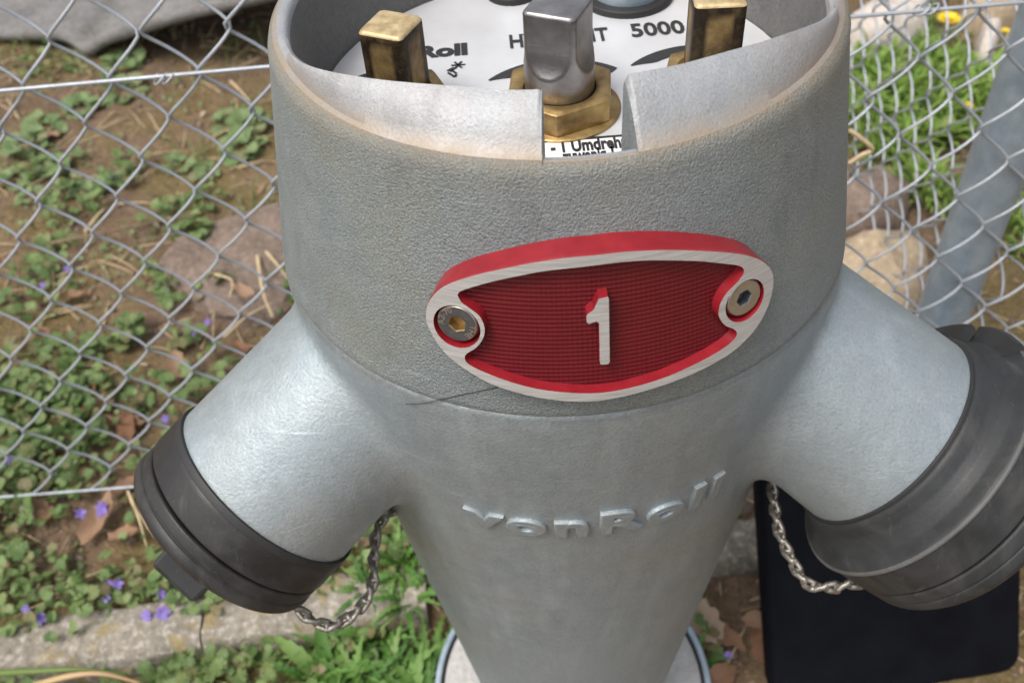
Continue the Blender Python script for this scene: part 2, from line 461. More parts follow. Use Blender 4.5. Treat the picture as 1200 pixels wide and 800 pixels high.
# kerb stones
def kerb(x0, x1, label, seed):
    n = max(3, int((x1 - x0) / .008)); V = []; F = []
    prof = [(-.066, -.10), (-.067, -.04), (-.066, -.022), (-.064, -.010), (-.059, -.003), (-.052, .001), (-.042, .002), (-.030, .002), (-.018, .002), (-.008, .001), (-.002, -.003), (0, -.012), (0, -.10)]
    for i in range(n + 1):
        x = x0 + (x1 - x0) * i / n
        for dy, dz in prof:
            w = noise.noise(Vector((x * 16 + seed, dy * 40, dz * 40))) * .006 + noise.noise(Vector((x * 60 + seed, dy * 90, dz * 90))) * .0035 + noise.noise(Vector((x * 170 + seed, dy * 170, dz * 170))) * .0018
            V.append((x, KY(x) + dy + w, dz + w * .9 + .002))
    k = len(prof)
    for i in range(n):
        for j in range(k - 1): F.append((i * k + j, (i + 1) * k + j, (i + 1) * k + j + 1, i * k + j + 1))
    F.append(tuple(range(k))); F.append(tuple(n * k + j for j in range(k))[::-1])
    tag(add_mesh('kerb_stone', new_mesh('kerb_stone', V, F, M['concrete'], True, None, 50)), label, 'kerb', 'concrete edging stones')
# rows of the kerb carry chips and grit
kerb(-1.45, -.434, 'lichen covered concrete edging stone left of the joint, at the lower left edge', 1)
kerb(-.4315, -.165, 'concrete edging stone between the joint and the hydrant, below the smaller cap', 5)
kerb(.175, 1.25, 'concrete edging stone to the right of the hydrant, running behind the black panel', 9)

# ------------------------------------------------------------------ chain link fence
def wire_mesh(name, width, vert, nper, rw=.0016, depth=.0050, seg=14, low=-3):
    path = []
    for i in range(low, nper * seg + 1):
        ph = 2 * math.pi * i / seg
        tri = math.asin(.955 * math.sin(ph)) / math.asin(.955)
        path.append((tri * (width / 2 + .0012), -depth * math.cos(ph), vert * i / seg))
    V, F = tube(path, rw, 6); return new_mesh(name, V, F, M['wire'])
FD, FVD = .0772, .0842
FY = .304
def fence(name, origin, direction, ncol, nper, label, z0, phase=0, low=-5):
    root = empty(name, origin); root.rotation_euler.z = direction
    tag(root, label, 'fence')
    me = wire_mesh('wire', FD / 2, FVD, nper, low=low)
    for i in range(ncol):
        w = add_mesh('wire', me, root)
        w.location = ((i + .5) * FD / 2, 0, z0 + (FVD / 2 if (i + phase) % 2 else 0))
        w.rotation_euler = (random.gauss(0, .002), random.gauss(0, .003), 0)
    return root
# main run: columns counted from the left; nodes at x = -.373 + k * FD on the row z = .571
x_left = -.3725 - FD * 9.0
fA = fence('chain_link_fence', (x_left, FY, 0), 0, 46, 13, 'chain link fence running across behind the hydrant, with a tension wire', .571 - FVD * 6.25 - .0, 0)
def fwire(root, pts, r, name='tension_wire'):
    V, F = tube(bez(pts, 6), r, 8); return add_mesh(name, new_mesh(name, V, F, M['wire']), root)
xr = .512 - x_left
fwire(fA, [(0, -.006, .612), (xr * .3, -.006, .6135), (xr * .6, -.006, .618), (xr, -.006, .621)], .0019)
fwire(fA, [(0, -.004, .032), (xr * .33, -.004, .028), (xr * .7, -.004, .030), (xr, -.004, .034)], .0017)
fwire(fA, [(0, -.006, 1.14), (xr, -.006, 1.14)], .0019)
for xx, zz in ((-.3335, .6135), (.34, .621)):            # little tie wire twisted round tension wire
    pth = [(xx - x_left + .004 * math.cos(t) + .0012 * t, -.006 + .0055 * math.sin(t), zz + .004 * math.cos(t * 1.0)) for t in np.linspace(0, 14, 60)]
    V, F = tube(pth, .0010, 5); add_mesh('tie_wire', new_mesh('tie_wire', V, F, M['wire']), fA)
fB = fence('chain_link_fence', (.548, 1.95, 0), -math.pi / 2, 42, 13, 'second chain link fence running away from the corner post, seen edge on', .571 - FVD * 6.4, 1, -12)
fwire(fB, [(0, -.006, .60), (1.6, -.006, .615)], .0019); fwire(fB, [(0, -.006, 1.12), (1.6, -.006, 1.12)], .0019)
V, F = tube([(.493, .342, -.15), (.493, .342, .4), (.494, .342, 1.0), (.494, .342, 1.2)], .0305, 28)
tag(add_mesh('fence_post', new_mesh('fence_post', V, F, M['galv'], True, None, 50)), 'galvanised round corner post where the two fences meet', 'post')

# ------------------------------------------------------------------ fire hydrant
HY = empty('fire_hydrant')
tag(HY, 'grey cast hydrant with red number 1 plate and two capped outlets', 'fire hydrant')

# --- collar (head) : az measured from the front (-y), positive to +x
K_HEAD = .155 / .9363
SLOT0, SLOT1 = rad(-6.9), rad(9.1)
edge_img = [(360, 75), (390, 81), (425, 87), (500, 95), (635, 102), (743, 81), (800, 72), (850, 57), (875, 51), (925, 34), (960, 21), (974, 11)]
def r_inner(az):
    a = abs(math.degrees(az) - 1); return .928 - .105 * (1 - smoothstep(20, 66, a))
tab = []
for (u, v) in edge_img:
    az = 0
    for _ in range(30):
        az2, z = on_cone(u, v, r_inner(az), 0); az = .5 * az + .5 * az2
    tab.append((az, z))
tab = [(rad(-78), .0)] + [t for t in tab if abs(math.degrees(t[0])) < 60] + [(rad(76), .0)]

TA, TH = [t[0] for t in tab], [t[1] for t in tab]
def h_lip(az):
    v = sum(np.interp(az + d, TA, TH) for d in np.linspace(-.09, .09, 7)) / 7
    return max(0.0, v)
def collar_profile(az, slot):
    h, ri = h_lip(az), r_inner(az)
    if slot is not None:
        if slot == 0: h, ri = -.004, .956
        else: h -= .022 * slot; 
    zo = 0.0
    wob = .004 * math.sin(az * 3 + 1) + .003 * math.sin(az * 7)
    P = [(.90 if ri > .9 else ri + .0, -.42), (ri, -.30), (ri, h - .03 if h > .02 else -.03), (ri + .004, h - .008), (ri + .014, h)]
    r1 = .968 + wob
    zc_ = -.013 if slot == 0 else 9
    for t in (.2, .4, .6, .8, 1.0):
        P.append((ri + .014 + (r1 - ri - .014) * t, h * (1 - t) + .02 * math.sin(math.pi * t) * (1 if h > .03 else .1) + 0))
    P += [(.983 + wob * .5, -.006), (1.000, -.022), (1.010, -.05), (1.014, -.085)]
    for z in (-.15, -.22, -.3, -.4, -.5, -.6, -.7, -.8, -.87, -.905): P.append((1.0 - K_HEAD * z, z))
    P += [(1.152, -.925), (1.148, -.935), (1.10, -.945)]
    return [(r, min(z, zc_) if r < .99 else z) for r, z in P] if slot == 0 else P
cols = []
azs = list(np.arange(-180, 180, 1.0))
for d in azs:
    a = rad(d)
    if SLOT0 - 1e-6 < a < SLOT1 + 1e-6: continue
    cols.append((a, None))
for a, s in ((SLOT0 - .012, None), (SLOT0 - .006, .25), (SLOT0, 1), (SLOT0 + .0005, 0), (SLOT0 + .05, 0), (0, 0), (SLOT1 - .05, 0), (SLOT1 - .0005, 0), (SLOT1, 1), (SLOT1 + .010, .3), (SLOT1 + .018, None)):
    cols.append((a, s))
cols.sort(key=lambda t: t[0])
V = []; F = []; idx = []; wear_shade = []
np_ = len(collar_profile(0, None))
for a, s in cols:
    for j, (r, z) in enumerate(collar_profile(a, s)):
        V.append((r * math.sin(a), -r * math.cos(a), z))
        wear_shade.append({8: .12, 9: .75, 10: .9, 11: .4, 12: .18, 13: .05}.get(j, 0.0))
for i in range(len(cols)):
    i2 = (i + 1) % len(cols)
    for j in range(np_ - 1):
        F.append((i * np_ + j, i2 * np_ + j, i2 * np_ + j + 1, i * np_ + j + 1))
        slotw = (cols[i][1] == 1 and cols[i2][1] == 0) or (cols[i][1] == 0 and cols[i2][1] == 1)
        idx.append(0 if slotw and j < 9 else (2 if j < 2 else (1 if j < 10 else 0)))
o = hobj('collar', V, F, [M['head'], M['lip'], M['inner']], HY, True, idx, 42); put_wear_shade(o, wear_shade)

# --- body: cone and both arms as one smooth casting, polygonised from a distance field
def arm_axis(sgn):
    z0, b, dip = (-.801, 26.5, 33.7) if sgn < 0 else (-.825, 24.2, 34.6)
    b, dip = rad(b), rad(dip)
    return np.array([0, 0, z0]), np.array([sgn * math.cos(b) * math.cos(dip), -math.sin(b) * math.cos(dip), -math.sin(dip)])
ARM = {-1: (*arm_axis(-1), .4535, .03), 1: (*arm_axis(1), .481, .045)}
CK = .1273
def cone_r(z): return 1.0467 + CK * (z + 2)
def smin(a, b, k):
    h = np.clip(.5 + .5 * (b - a) / k, 0, 1); return b * (1 - h) + a * h - k * h * (1 - h)
def smax(a, b, k): return -smin(-a, -b, k)
def sdf(P):
    x, y, z = P[..., 0], P[..., 1], P[..., 2]
    rho = np.sqrt(x * x + y * y)
    d = (rho - (1.0467 + CK * (z + 2))) / math.sqrt(1 + CK * CK)
    d = smax(d, rho - 1.162, .04)
    d = smax(d, z + .925, .05)
    for sg in (-1, 1):
        O, a, r, tp = ARM[sg]
        Q = P - O; s = Q @ a
        rr = np.linalg.norm(Q - s[..., None] * a, axis=-1)
        da = rr - (r + tp * (s - 1.8))
        da = smax(da, s - 1.84, .02); da = np.maximum(da, -(s - .2))
        da = smax(da, z + .93, .03)
        kz = .025 + .11 * np.clip((-1.05 - z) / .55, 0, 1)
        d = smin(d, da, kz)
    return np.maximum(d, -5.40 - z)
h = .03
xs, ys, zs = np.arange(-2.1, 2.1, h), np.arange(-1.45, 1.45, h), np.arange(-5.5, -.82, h)
X = np.stack(np.meshgrid(xs, ys, zs, indexing='ij'), -1)
Dg = sdf(X)
ins = Dg < 0
nxg, nyg, nzg = Dg.shape
cnt = np.zeros((nxg - 1, nyg - 1, nzg - 1), int)
for dx in (0, 1):
    for dy in (0, 1):
        for dz in (0, 1): cnt += ins[dx:nxg - 1 + dx, dy:nyg - 1 + dy, dz:nzg - 1 + dz]
act = (cnt > 0) & (cnt < 8)
ids = -np.ones(act.shape, int); ci = np.argwhere(act); ids[act] = np.arange(len(ci))
P = np.stack([xs[ci[:, 0]], ys[ci[:, 1]], zs[ci[:, 2]]], -1) + h / 2
for _ in range(8):                            # pull the cell centres onto the surface
    d = sdf(P); e = 1e-3
    g = np.stack([(sdf(P + np.eye(3)[k] * e) - sdf(P - np.eye(3)[k] * e)) / (2 * e) for k in range(3)], -1)
    P = P - np.clip(d, -.03, .03)[:, None] * g / (np.sum(g * g, -1, keepdims=True) + 1e-9)
faces = []
for ax in range(3):
    sl0 = [slice(1, -1)] * 3; 
    A = ins.copy()
    lo = [slice(1, n_ - 1) for n_ in Dg.shape]; hi = list(lo)
    lo[ax] = slice(0, Dg.shape[ax] - 1); hi[ax] = slice(1, Dg.shape[ax])
    a_, b_ = ins[tuple(lo)], ins[tuple(hi)]
    cr = np.argwhere(a_ != b_); inside_first = a_[tuple(cr.T)]
    base = cr.copy()
    o1, o2 = [(1, 2), (2, 0), (0, 1)][ax]
    for k in range(3):
        if k != ax: base[:, k] += 1
    def cell(d1, d2):
        c = base.copy(); c[:, o1] += d1; c[:, o2] += d2; return ids[tuple(c.T)]
    q = np.stack([cell(-1, -1), cell(0, -1), cell(0, 0), cell(-1, 0)], -1)
    q[~inside_first] = q[~inside_first][:, ::-1]
    faces.append(q[(q >= 0).all(1)])
F = np.concatenate(faces)
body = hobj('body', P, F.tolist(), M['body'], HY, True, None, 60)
put_wear_shade(body, [float(np.clip((p[2] + .985) / .05, 0, 1)) * (1.0 if math.hypot(p[0], p[1]) < 1.2 else .0) * .8 for p in P])  # seam grime, painted dark also to mute the ledge's highlight

def text_mesh(body_txt, size, extrude=0.0, bevel=0.0, offset=0.0, align='LEFT', res=3, spacing=1.0):
    cu = bpy.data.curves.new('t', 'FONT'); cu.body = body_txt; cu.size = size; cu.extrude = extrude
    cu.bevel_depth = bevel; cu.bevel_resolution = 2; cu.offset = offset; cu.align_x = align; cu.resolution_u = res; cu.space_character = spacing
    ob = bpy.data.objects.new('t', cu); COL.objects.link(ob)
    dg = bpy.context.evaluated_depsgraph_get(); me = ob.evaluated_get(dg).to_mesh()
    V = [np.array(v.co) for v in me.vertices]; F = [tuple(p.vertices) for p in me.polygons]
    ob.evaluated_get(dg).to_mesh_clear(); bpy.data.objects.remove(ob); bpy.data.curves.remove(cu)
    return V, F
# raised lettering on the cone, slightly melted like the casting
V, F = text_mesh('vonRoll', .2, .020, .007, .003, 'CENTER', 4, 1.2)
xs_ = np.array(V)[:, 0]; k = (rad(57) * 1.1) / (xs_.max() - xs_.min())
out = []
for v in V:
    az = rad(2.0) + (v[0] - (xs_.max() + xs_.min()) / 2) * k / 1.1
    z = -1.752 + v[1] * 1.12
    out.append((cone_r(z) * math.sin(az), -cone_r(z) * math.cos(az), z))
out = np.array(out); off = np.array([v[2] for v in V]) * .62 + .002
for _ in range(6):                            # lay the letters on the casting's real surface
    d = sdf(out); e = 1e-3
    g = np.stack([(sdf(out + np.eye(3)[k] * e) - sdf(out - np.eye(3)[k] * e)) / (2 * e) for k in range(3)], -1)
    out = out - (d - off)[:, None] * g / (np.sum(g * g, -1, keepdims=True) + 1e-9)
hobj('cast_lettering', out, F, M['body'], body, True, None, 70)

hl = [on_cone(u, v, 1.006, K_HEAD) for u, v in ((474, 474), (495, 473), (518, 468), (545, 462), (575, 456), (594, 451))]
V, F = tube(bez([((1.004 - K_HEAD * z) * math.sin(a), -(1.004 - K_HEAD * z) * math.cos(a), z) for a, z in hl], 6), .0013, 5)
hobj('hairline_crack', V, F, M['gasket'], HY)
# --- dial plate sunk in the collar, with its print
ZP = -.38
PV, PF = lathe([(ZP, .001), (ZP, .5), (ZP, .9), (ZP - .03, .915)], (0, 0, 0), (0, 0, 1), 96)
dial = hobj('dial_plate', PV, PF, M['dial'], HY, True, None, 40)
def printed(name, V2, F, dz=.0035, mat='ink'):
    hobj(name, [(v[0], v[1], ZP + dz) for v in V2], F, M[mat], dial, False)
def line2(p, q, w):
    p, q = np.array(p[:2]), np.array(q[:2]); d = q - p; d /= np.linalg.norm(d); n_ = np.array([-d[1], d[0]]) * w / 2
    return [p + n_, p - n_, q - n_, q + n_], [(0, 1, 2, 3)]
def text_at(txt, u, v, hgt, offset=.004, align='LEFT', dz=.0035, ang=0, spacing=1.0, u2=None):
    p = at_z(u, v, ZP); V, F = text_mesh(txt, 1.0, 0, 0, offset / hgt, align, 3, spacing)
    A = np.array(V); cap = .73
    s = hgt / cap; sx = s
    if u2 is not None:
        q = at_z(u2, v, ZP); sx = abs(q[0] - p[0]) / (A[:, 0].max() - A[:, 0].min())
    V2 = [(p[0] + (a[0] - (A[:, 0].max() if align == 'RIGHT' else A[:, 0].min())) * sx, p[1] + a[1] * s) for a in A]
    printed('printed_text', V2, F, dz)
text_at('vonRoll', 548, 64, .088, .0045, 'RIGHT', u2=430)
text_at('HYDRANT', 598, 57, .105, .0028, u2=717)
text_at('5000', 741, 44, .105, .0028, u2=806)
for a in (0, 60, 120):
    p = at_z(537, 77, ZP); dx, dy = .028 * math.cos(rad(a)), .028 * math.sin(rad(a)); STAR = ((p[0] - dx, p[1] - dy), (p[0] + dx, p[1] + dy))
    printed('printed_line', *line2(*STAR, .009))
def ring_arc(c, r0, r1, a0, a1, taper=True, n=24):
    V = []; F = []
    for i in range(n + 1):
        t = i / n; a = a0 + (a1 - a0) * t; w = (r1 - r0) * (min(1, .12 + t * 6) if taper else 1)
        V += [(c[0] + r1 * math.cos(a), c[1] + r1 * math.sin(a)), (c[0] + (r1 - w) * math.cos(a), c[1] + (r1 - w) * math.sin(a))]
    for i in range(n): F.append((2 * i, 2 * i + 1, 2 * i + 3, 2 * i + 2))
    return V, F
# turning symbol by the left spindle
for a, b in (((524, 84), (532, 80)), ((525, 86), (533, 91)), ((533, 91), (535, 88)), ((529, 83), (535, 87))):
    printed('printed_line', *line2(at_z(*a, ZP), at_z(*b, ZP), .010))
printed('printed_line', *line2(at_z(527, 85, ZP), at_z(533, 81, ZP), .008))
# instruction label
yl = at_z(690, 163, ZP)[1]
lab = [(-.30, yl), (.62, yl), (.62, yl - .36), (-.30, yl - .36)]
printed('printed_label', lab, [(0, 3, 2, 1)], .0025, 'paper')
for a, b in ((0, 1), (1, 2), (2, 3), (3, 0)): printed('printed_line', *line2(lab[a], lab[b], .013))
text_at('- 1 Umdrehung', 646, 180.5, .072, .0028, u2=757, dz=.005)
text_at('zuwenig 1', 660, 191.5, .072, .0028, u2=722, dz=.005)

# --- spindles
def square_bar(side, z0, z1, rot, cen, bev=.12, n_round=4, scallop=None):
    """square bar with rounded edges, wear attribute dark near the edges"""
    rings = []; V = []; F = []; W = []; MI = []
    def sq(sd, z, e):
        out = []
        for k in range(4):
            for t in range(n_round + 1):
                a = k * math.pi / 2 + (t / n_round - .5) * math.pi / 2 + math.pi / 4 * 1
                c = np.array([math.cos(math.pi / 4 + k * math.pi / 2), math.sin(math.pi / 4 + k * math.pi / 2)]) * (sd / 2 - e) * math.sqrt(2)
                out.append((c[0] + e * math.cos(a), c[1] + e * math.sin(a)))
        # subdivide flats
        res = []
        for i in range(len(out)):
            p, q = np.array(out[i]), np.array(out[(i + 1) % len(out)])
            res.append((p, 0))
            if np.linalg.norm(q - p) > sd * .3:
                for t in (.12, .24, .5, .76, .88): res.append((p * (1 - t) + q * t, 1 if .2 < t < .8 else 0))
        return res
    c, s = math.cos(rot), math.sin(rot)
    H = z1 - z0; e = side * bev
    zz = [(z0, 0, 1), (z0 + .15 * H, 0, 1), (z0 + .5 * H, 0, 1), (z1 - .06, 0, 1), (z1 - .03, 0, .0), (z1 - .012, 0, 0), (z1 - .003, .006, 0), (z1, .014, 0), (z1 + .001, .03, 0)]
    for z, ins_, mid in zz:
        ring = sq(side - 2 * ins_, z, max(e - ins_ * .3, .006))
        st = len(V)
        for p, fl in ring:
            V.append((cen[0] + p[0] * c - p[1] * s, cen[1] + p[0] * s + p[1] * c, z)); W.append(0.0 if (fl and mid) else 1.0)
        rings.append((st, len(ring)))
    for (a, n_), (b, _) in zip(rings[:-1], rings[1:]):
        top = a >= rings[5][0]
        for i in range(n_): F.append((a + i, a + (i + 1) % n_, b + (i + 1) % n_, b + i)); MI.append(1 if top else 0)
    a, n_ = rings[-1]; F.append(tuple(range(a, a + n_))); MI.append(1)
    return V, F, W, MI
def hex_nut(cen, z0, z1, r, rot, hole):
    V = []; F = []; n = 48
    def ringpts(rr, z, hexa):
        out = []
        for i in range(n):
            t = 2 * math.pi * i / n
            k = math.cos(math.pi / 6) / math.cos(((t) % (math.pi / 3)) - math.pi / 6) if hexa else 1
            q = min(rr * k, rr * .985) if hexa else rr
            out.append((cen[0] + q * math.cos(t + rot), cen[1] + q * math.sin(t + rot), z))
        return out
    rr = [ringpts(r, z0, True), ringpts(r, z1 - .018, True), ringpts(r * .985, z1 - .006, True), ringpts(r * .94, z1, True), ringpts(hole * 1.12, z1, False), ringpts(hole, z1 - .012, False), ringpts(hole, z0, False)]
    for q in rr: V += q
    for j in range(len(rr) - 1):
        for i in range(n): F.append((j * n + i, j * n + (i + 1) % n, (j + 1) * n + (i + 1) % n, (j + 1) * n + i))
    return V, F
def washer(cen, z0, z1, r):
    return lathe([(z0, r), (z1 - .006, r), (z1, r - .008), (z1, .05)], (cen[0], cen[1], 0), (0, 0, 1), 48)
# brass spindles either side
def brass_spindle(top_img, yplane, side, rot):
    c = at_y(*top_img, yplane); root = empty('spindle', U((c[0], c[1], ZP)), HY)
    V, F, W, MI = square_bar(side, ZP + .06, c[2], rot, (c[0], c[1]))
    def add(nm, v, f, mt, idx=None, sharp=40):
        ob = hobj(nm, v, f, mt, root, True, idx, sharp); ob.matrix_parent_inverse = Matrix.Translation(-root.location); return ob
    ob = add('square_shaft', V, F, [M['brass'], M['brass_top']], MI); put_wear_shade(ob, W)
    v, f = hex_nut(c, ZP + .012, ZP + .10, .185, rot + .3, side * .62); add('hexagon_nut', v, f, M['brass_nut'])
    v, f = washer(c, ZP + .001, ZP + .014, .195); add('washer', v, f, M['brass_nut'])
    return c
cl = brass_spindle((457, 27), -.10, .172, rad(-27))
cr_ = brass_spindle((842, -9), -.12, .178, rad(-4))
# steel middle spindle: round shaft with four milled flats that run out in scallops
cc = at_z(657, 100, ZP + .10); cc = np.array([.002, -.145, 0])
root = empty('spindle', U((cc[0], cc[1], ZP)), HY)
def steel_shaft():
    V = []; F = []; n = 96; R_ = .126; flat = .096; rot = rad(-27)
    z0, z1, zc = ZP + .06, at_y(655, 3, cc[1])[2], at_y(650, 96, cc[1] - .118)[2] + .055
    zs_ = list(np.linspace(z0, zc - .12, 4)) + list(np.linspace(zc - .11, zc + .06, 22)) + list(np.linspace(zc + .08, z1 - .012, 8)) + [z1 - .004, z1]
    for k, z in enumerate(zs_):
        ch = 0 if k < len(zs_) - 2 else (.004 if k == len(zs_) - 2 else .012)
        for i in range(n):
            t = 2 * math.pi * i / n
            # depth of the flat plane at this height: cutter of radius .16 runs out below zc
            dz = max(0, zc + .04 - z); f_ = flat + (.16 - math.sqrt(max(.16**2 - min(dz, .159)**2, 0)))
            tt = ((t + math.pi / 4) % (math.pi / 2)) - math.pi / 4
            r = min(R_, f_ / math.cos(tt)) - ch
            V.append((cc[0] + r * math.cos(t + rot), cc[1] + r * math.sin(t + rot), z))
    m_ = len(zs_)
    for j in range(m_ - 1):
        for i in range(n): F.append((j * n + i, j * n + (i + 1) % n, (j + 1) * n + (i + 1) % n, (j + 1) * n + i))
    F.append(tuple((m_ - 1) * n + i for i in range(n))); return V, F
for nm, (v, f), mt in (('square_shaft', steel_shaft(), M['steel']), ('hexagon_nut', hex_nut(cc, ZP + .014, ZP + .105, .212, rad(22), .132), M['brass_nut']), ('washer', washer(cc, ZP + .001, ZP + .015, .222), M['brass_nut'])):
    ob = hobj(nm, v, f, mt, root, True, None, 38); ob.matrix_parent_inverse = Matrix.Translation(-root.location)
# arrows printed round the spindles
for c, a1 in ((cl, 100), (cc, 45), (cr_, 45)):
    printed('printed_arrow', *ring_arc(c, .285, .345, rad(138), rad(a1)))
# steel domes with black collars at the back of the dial
for (x, y, r) in ((.36, .665, .15), (-.12, .775, .07)):
    root = empty('gland', U((x, y, ZP)), HY)
    for nm, (v, f), mt in (('black_ring', lathe(fillet([(ZP + .001, r + .045), (ZP + .03, r + .045), (ZP + .03, r - .01)], .01), (x, y, 0), (0, 0, 1), 48), M['gasket']),
                           ('steel_dome', lathe([(ZP + .002, r), (ZP + .06, r)] + [(ZP + .06 + .09 * math.sin(t), max(r * math.cos(t), .001)) for t in np.linspace(.1, math.pi / 2, 8)], (x, y, 0), (0, 0, 1), 48), M['galv'])):
        ob = hobj(nm, v, f, mt, root, True, None, 50); ob.matrix_parent_inverse = Matrix.Translation(-root.location)

# --- red number plate
TP = .080                                      # thickness of the plate
R0P = 1.0
def pl_map(u, v, off=TP): return np.array(on_cone(u, v, R0P + off, K_HEAD))
def resample(pts, n, closed=True):
    P = [np.array(p, float) for p in pts]
    Q = np.array(bez(P + [P[0]], 10)) if closed else np.array(bez(P, 10))
    L = np.concatenate([[0], np.cumsum(np.linalg.norm(np.diff(Q, axis=0), axis=1))])
    t = np.linspace(0, L[-1], n, endpoint=not closed)
    return np.stack([np.interp(t, L, Q[:, k]) for k in range(2)], -1)
outer_i = [(499, 369), (501, 357), (509.3, 344.3), (524, 333.6), (553.3, 323.3), (590, 314.8), (626.7, 307.7), (663.3, 302.2), (700, 298.8), (736.7, 294.8), (782.5, 293), (828.3, 294.3), (865, 297.6), (887, 303), (899.8, 311.3), (905.3, 320.5), (906.3, 331.5), (903.5, 348), (896.5, 367), (885.2, 385.6), (872.3, 400), (855.8, 414), (828.3, 430), (800.8, 442.6), (764, 455.5), (727.5, 465), (700, 469.5), (673.3, 470.3), (645.8, 468), (618.3, 463), (585.3, 453.5), (563.3, 443.6), (534, 424.5), (517.5, 408.8), (506.5, 392), (500.3, 379)]
recess_i = [(536.2, 346), (541, 340.6), (571.7, 331.3), (608.3, 323.2), (645, 316.8), (700, 310.6), (736.7, 306.4), (773.3, 305), (819, 306), (855.8, 309.8), (867.5, 312), (872, 316.3), (870.5, 322.3), (863.2, 331.5), (852.2, 342.5), (844.5, 355), (842, 367), (844.5, 375), (851, 382), (859.5, 385.3), (863.7, 390.2), (859.5, 398.4), (843, 411), (810, 428.7), (773.3, 444.2), (727.5, 456.6), (700, 460.4), (673, 460.3), (645.8, 458), (618.3, 453), (581.7, 441.6), (551, 427.8), (544.5, 419.5), (547.5, 413.8), (557.8, 407.4), (566, 396.5), (567.8, 384), (562, 370.5), (550, 360.9), (540.5, 354)]
outer = resample([pl_map(*p) for p in outer_i], 160)
recess = resample([pl_map(*p) for p in recess_i], 190)
sc1, sc2 = pl_map(535, 383), pl_map(873.5, 352.5)
HOLE = .079
def circ2(c, r, n=40): return np.array([(c[0] + r / 1.18 * math.cos(2 * math.pi * i / n), c[1] + r * math.sin(2 * math.pi * i / n)) for i in range(n)])
def pos(p, off):
    az, z = p; r = R0P + off - K_HEAD * z; return (r * math.sin(az), -r * math.cos(az), z)
def cdt(loops, extra=None, keep=None):
    pts = []; edges = []
    for lp in loops:
        s = len(pts); pts += [Vector((p[0] * 1.1, p[1])) for p in lp]; edges += [(s + i, s + (i + 1) % len(lp)) for i in range(len(lp))]
    if extra is not None: pts += [Vector((p[0] * 1.1, p[1])) for p in extra]
    v, e, f, *_ = delaunay_2d_cdt(pts, edges, [], 0, 1e-6)
    v = [np.array([q.x / 1.1, q.y]) for q in v]
    f = [tuple(q) for q in f if keep(sum(v[i] for i in q) / len(q))]
    return v, f
def inside(p, poly):
    x, y = p; c = False; n = len(poly); j = n - 1
    for i in range(n):
        if (poly[i][1] > y) != (poly[j][1] > y) and x < (poly[j][0] - poly[i][0]) * (y - poly[i][1]) / (poly[j][1] - poly[i][1]) + poly[i][0]: c = not c
        j = i
    return c
def wall(loop, o0, o1, flip=False, bulge=0):
    n = len(loop); V = [pos(p, o0) for p in loop] + [pos(p, o1) for p in loop]
    F = [(i, (i + 1) % n, n + (i + 1) % n, n + i) for i in range(n)]
    if flip: F = [f[::-1] for f in F]
    return V, F
h1, h2 = circ2(sc1, HOLE), circ2(sc2, HOLE * .96)
NP = empty('number_plate', U(pos(pl_map(705, 385, 0), 0)), HY)
def np_obj(name, V, F, mats, idx=None, smooth=True, sharp=40):
    ob = hobj(name, V, F, mats, NP, smooth, idx, sharp); ob.matrix_parent_inverse = Matrix.Translation(-NP.location); return ob
DEP = .038
fv, ff = cdt([outer, recess, h1, h2], None, lambda p: inside(p, outer) and not inside(p, recess) and not inside(p, h1) and not inside(p, h2))
np_obj('brushed_frame', [pos(p, TP) for p in fv], ff, M['brushed'])
# enamel sides: slightly larger outline behind the brushed face, with a rolled shoulder
c_out = outer.mean(0)
VV = []; FF = []; n = len(outer)
steps = [(1.0, TP), (1.004, TP - .004), (1.007, TP - .014), (1.010, TP - .05), (1.018, .0), (1.022, -.02)]
for sc, of in steps: VV += [pos(c_out + (p - c_out) * np.array([sc, 1 + (sc - 1) * 1.6]), of) for p in outer]
for j in range(len(steps) - 1):
    FF += [(j * n + i, (j + 1) * n + i, (j + 1) * n + (i + 1) % n, j * n + (i + 1) % n) for i in range(n)]
np_obj('enamel_side', VV, FF, M['red'], None, True, 60)
# recess walls and screw cups
rec_in = recess.mean(0)
V1, F1 = wall(recess, TP, TP - DEP)
np_obj('recess_wall', V1, F1, M['red'], None, True, 60)
grid = [(a, z) for a in np.linspace(recess[:, 0].min(), recess[:, 0].max(), 60) for z in np.linspace(recess[:, 1].min(), recess[:, 1].max(), 30) if inside((a, z), recess)]
fv, ff = cdt([recess], grid, lambda p: inside(p, recess))
fl = np_obj('embossed_field', [pos(p, TP - DEP) for p in fv], ff, M['waffle'])
uv = fl.data.uv_layers.new(name='UVMap')
for lp in fl.data.loops:
    p = fv[lp.vertex_index]; uv.data[lp.index].uv = (p[0] * 1.17 * S, p[1] * S)
# the figure 1
one_i = [(701.5, 350), (712.5, 347.5), (713.5, 350), (714.5, 424), (712.5, 426.5), (704.5, 427), (703, 425), (702, 378.5), (699, 376.5), (690, 379.5), (687.5, 377.5), (687.3, 370), (689, 367.5), (695.5, 363)]
one = np.array([pl_map(*p) for p in one_i])
fv, ff = cdt([one], None, lambda p: inside(p, one))
nv = len(fv)
big = one.mean(0) + (one - one.mean(0)) * np.array([1.05, 1.02])
w1 = ([pos(p, TP) for p in one] + [pos(p, TP - DEP - .004) for p in big], [(i, (i + 1) % len(one), len(one) + (i + 1) % len(one), len(one) + i) for i in range(len(one))])
v_, f_ = merge([([pos(p, TP + .0005) for p in fv], ff), w1])
np_obj('figure_one', v_, f_, [M['brushed'], M['red']], [0] * len(ff) + [1] * len(w1[1]), False)
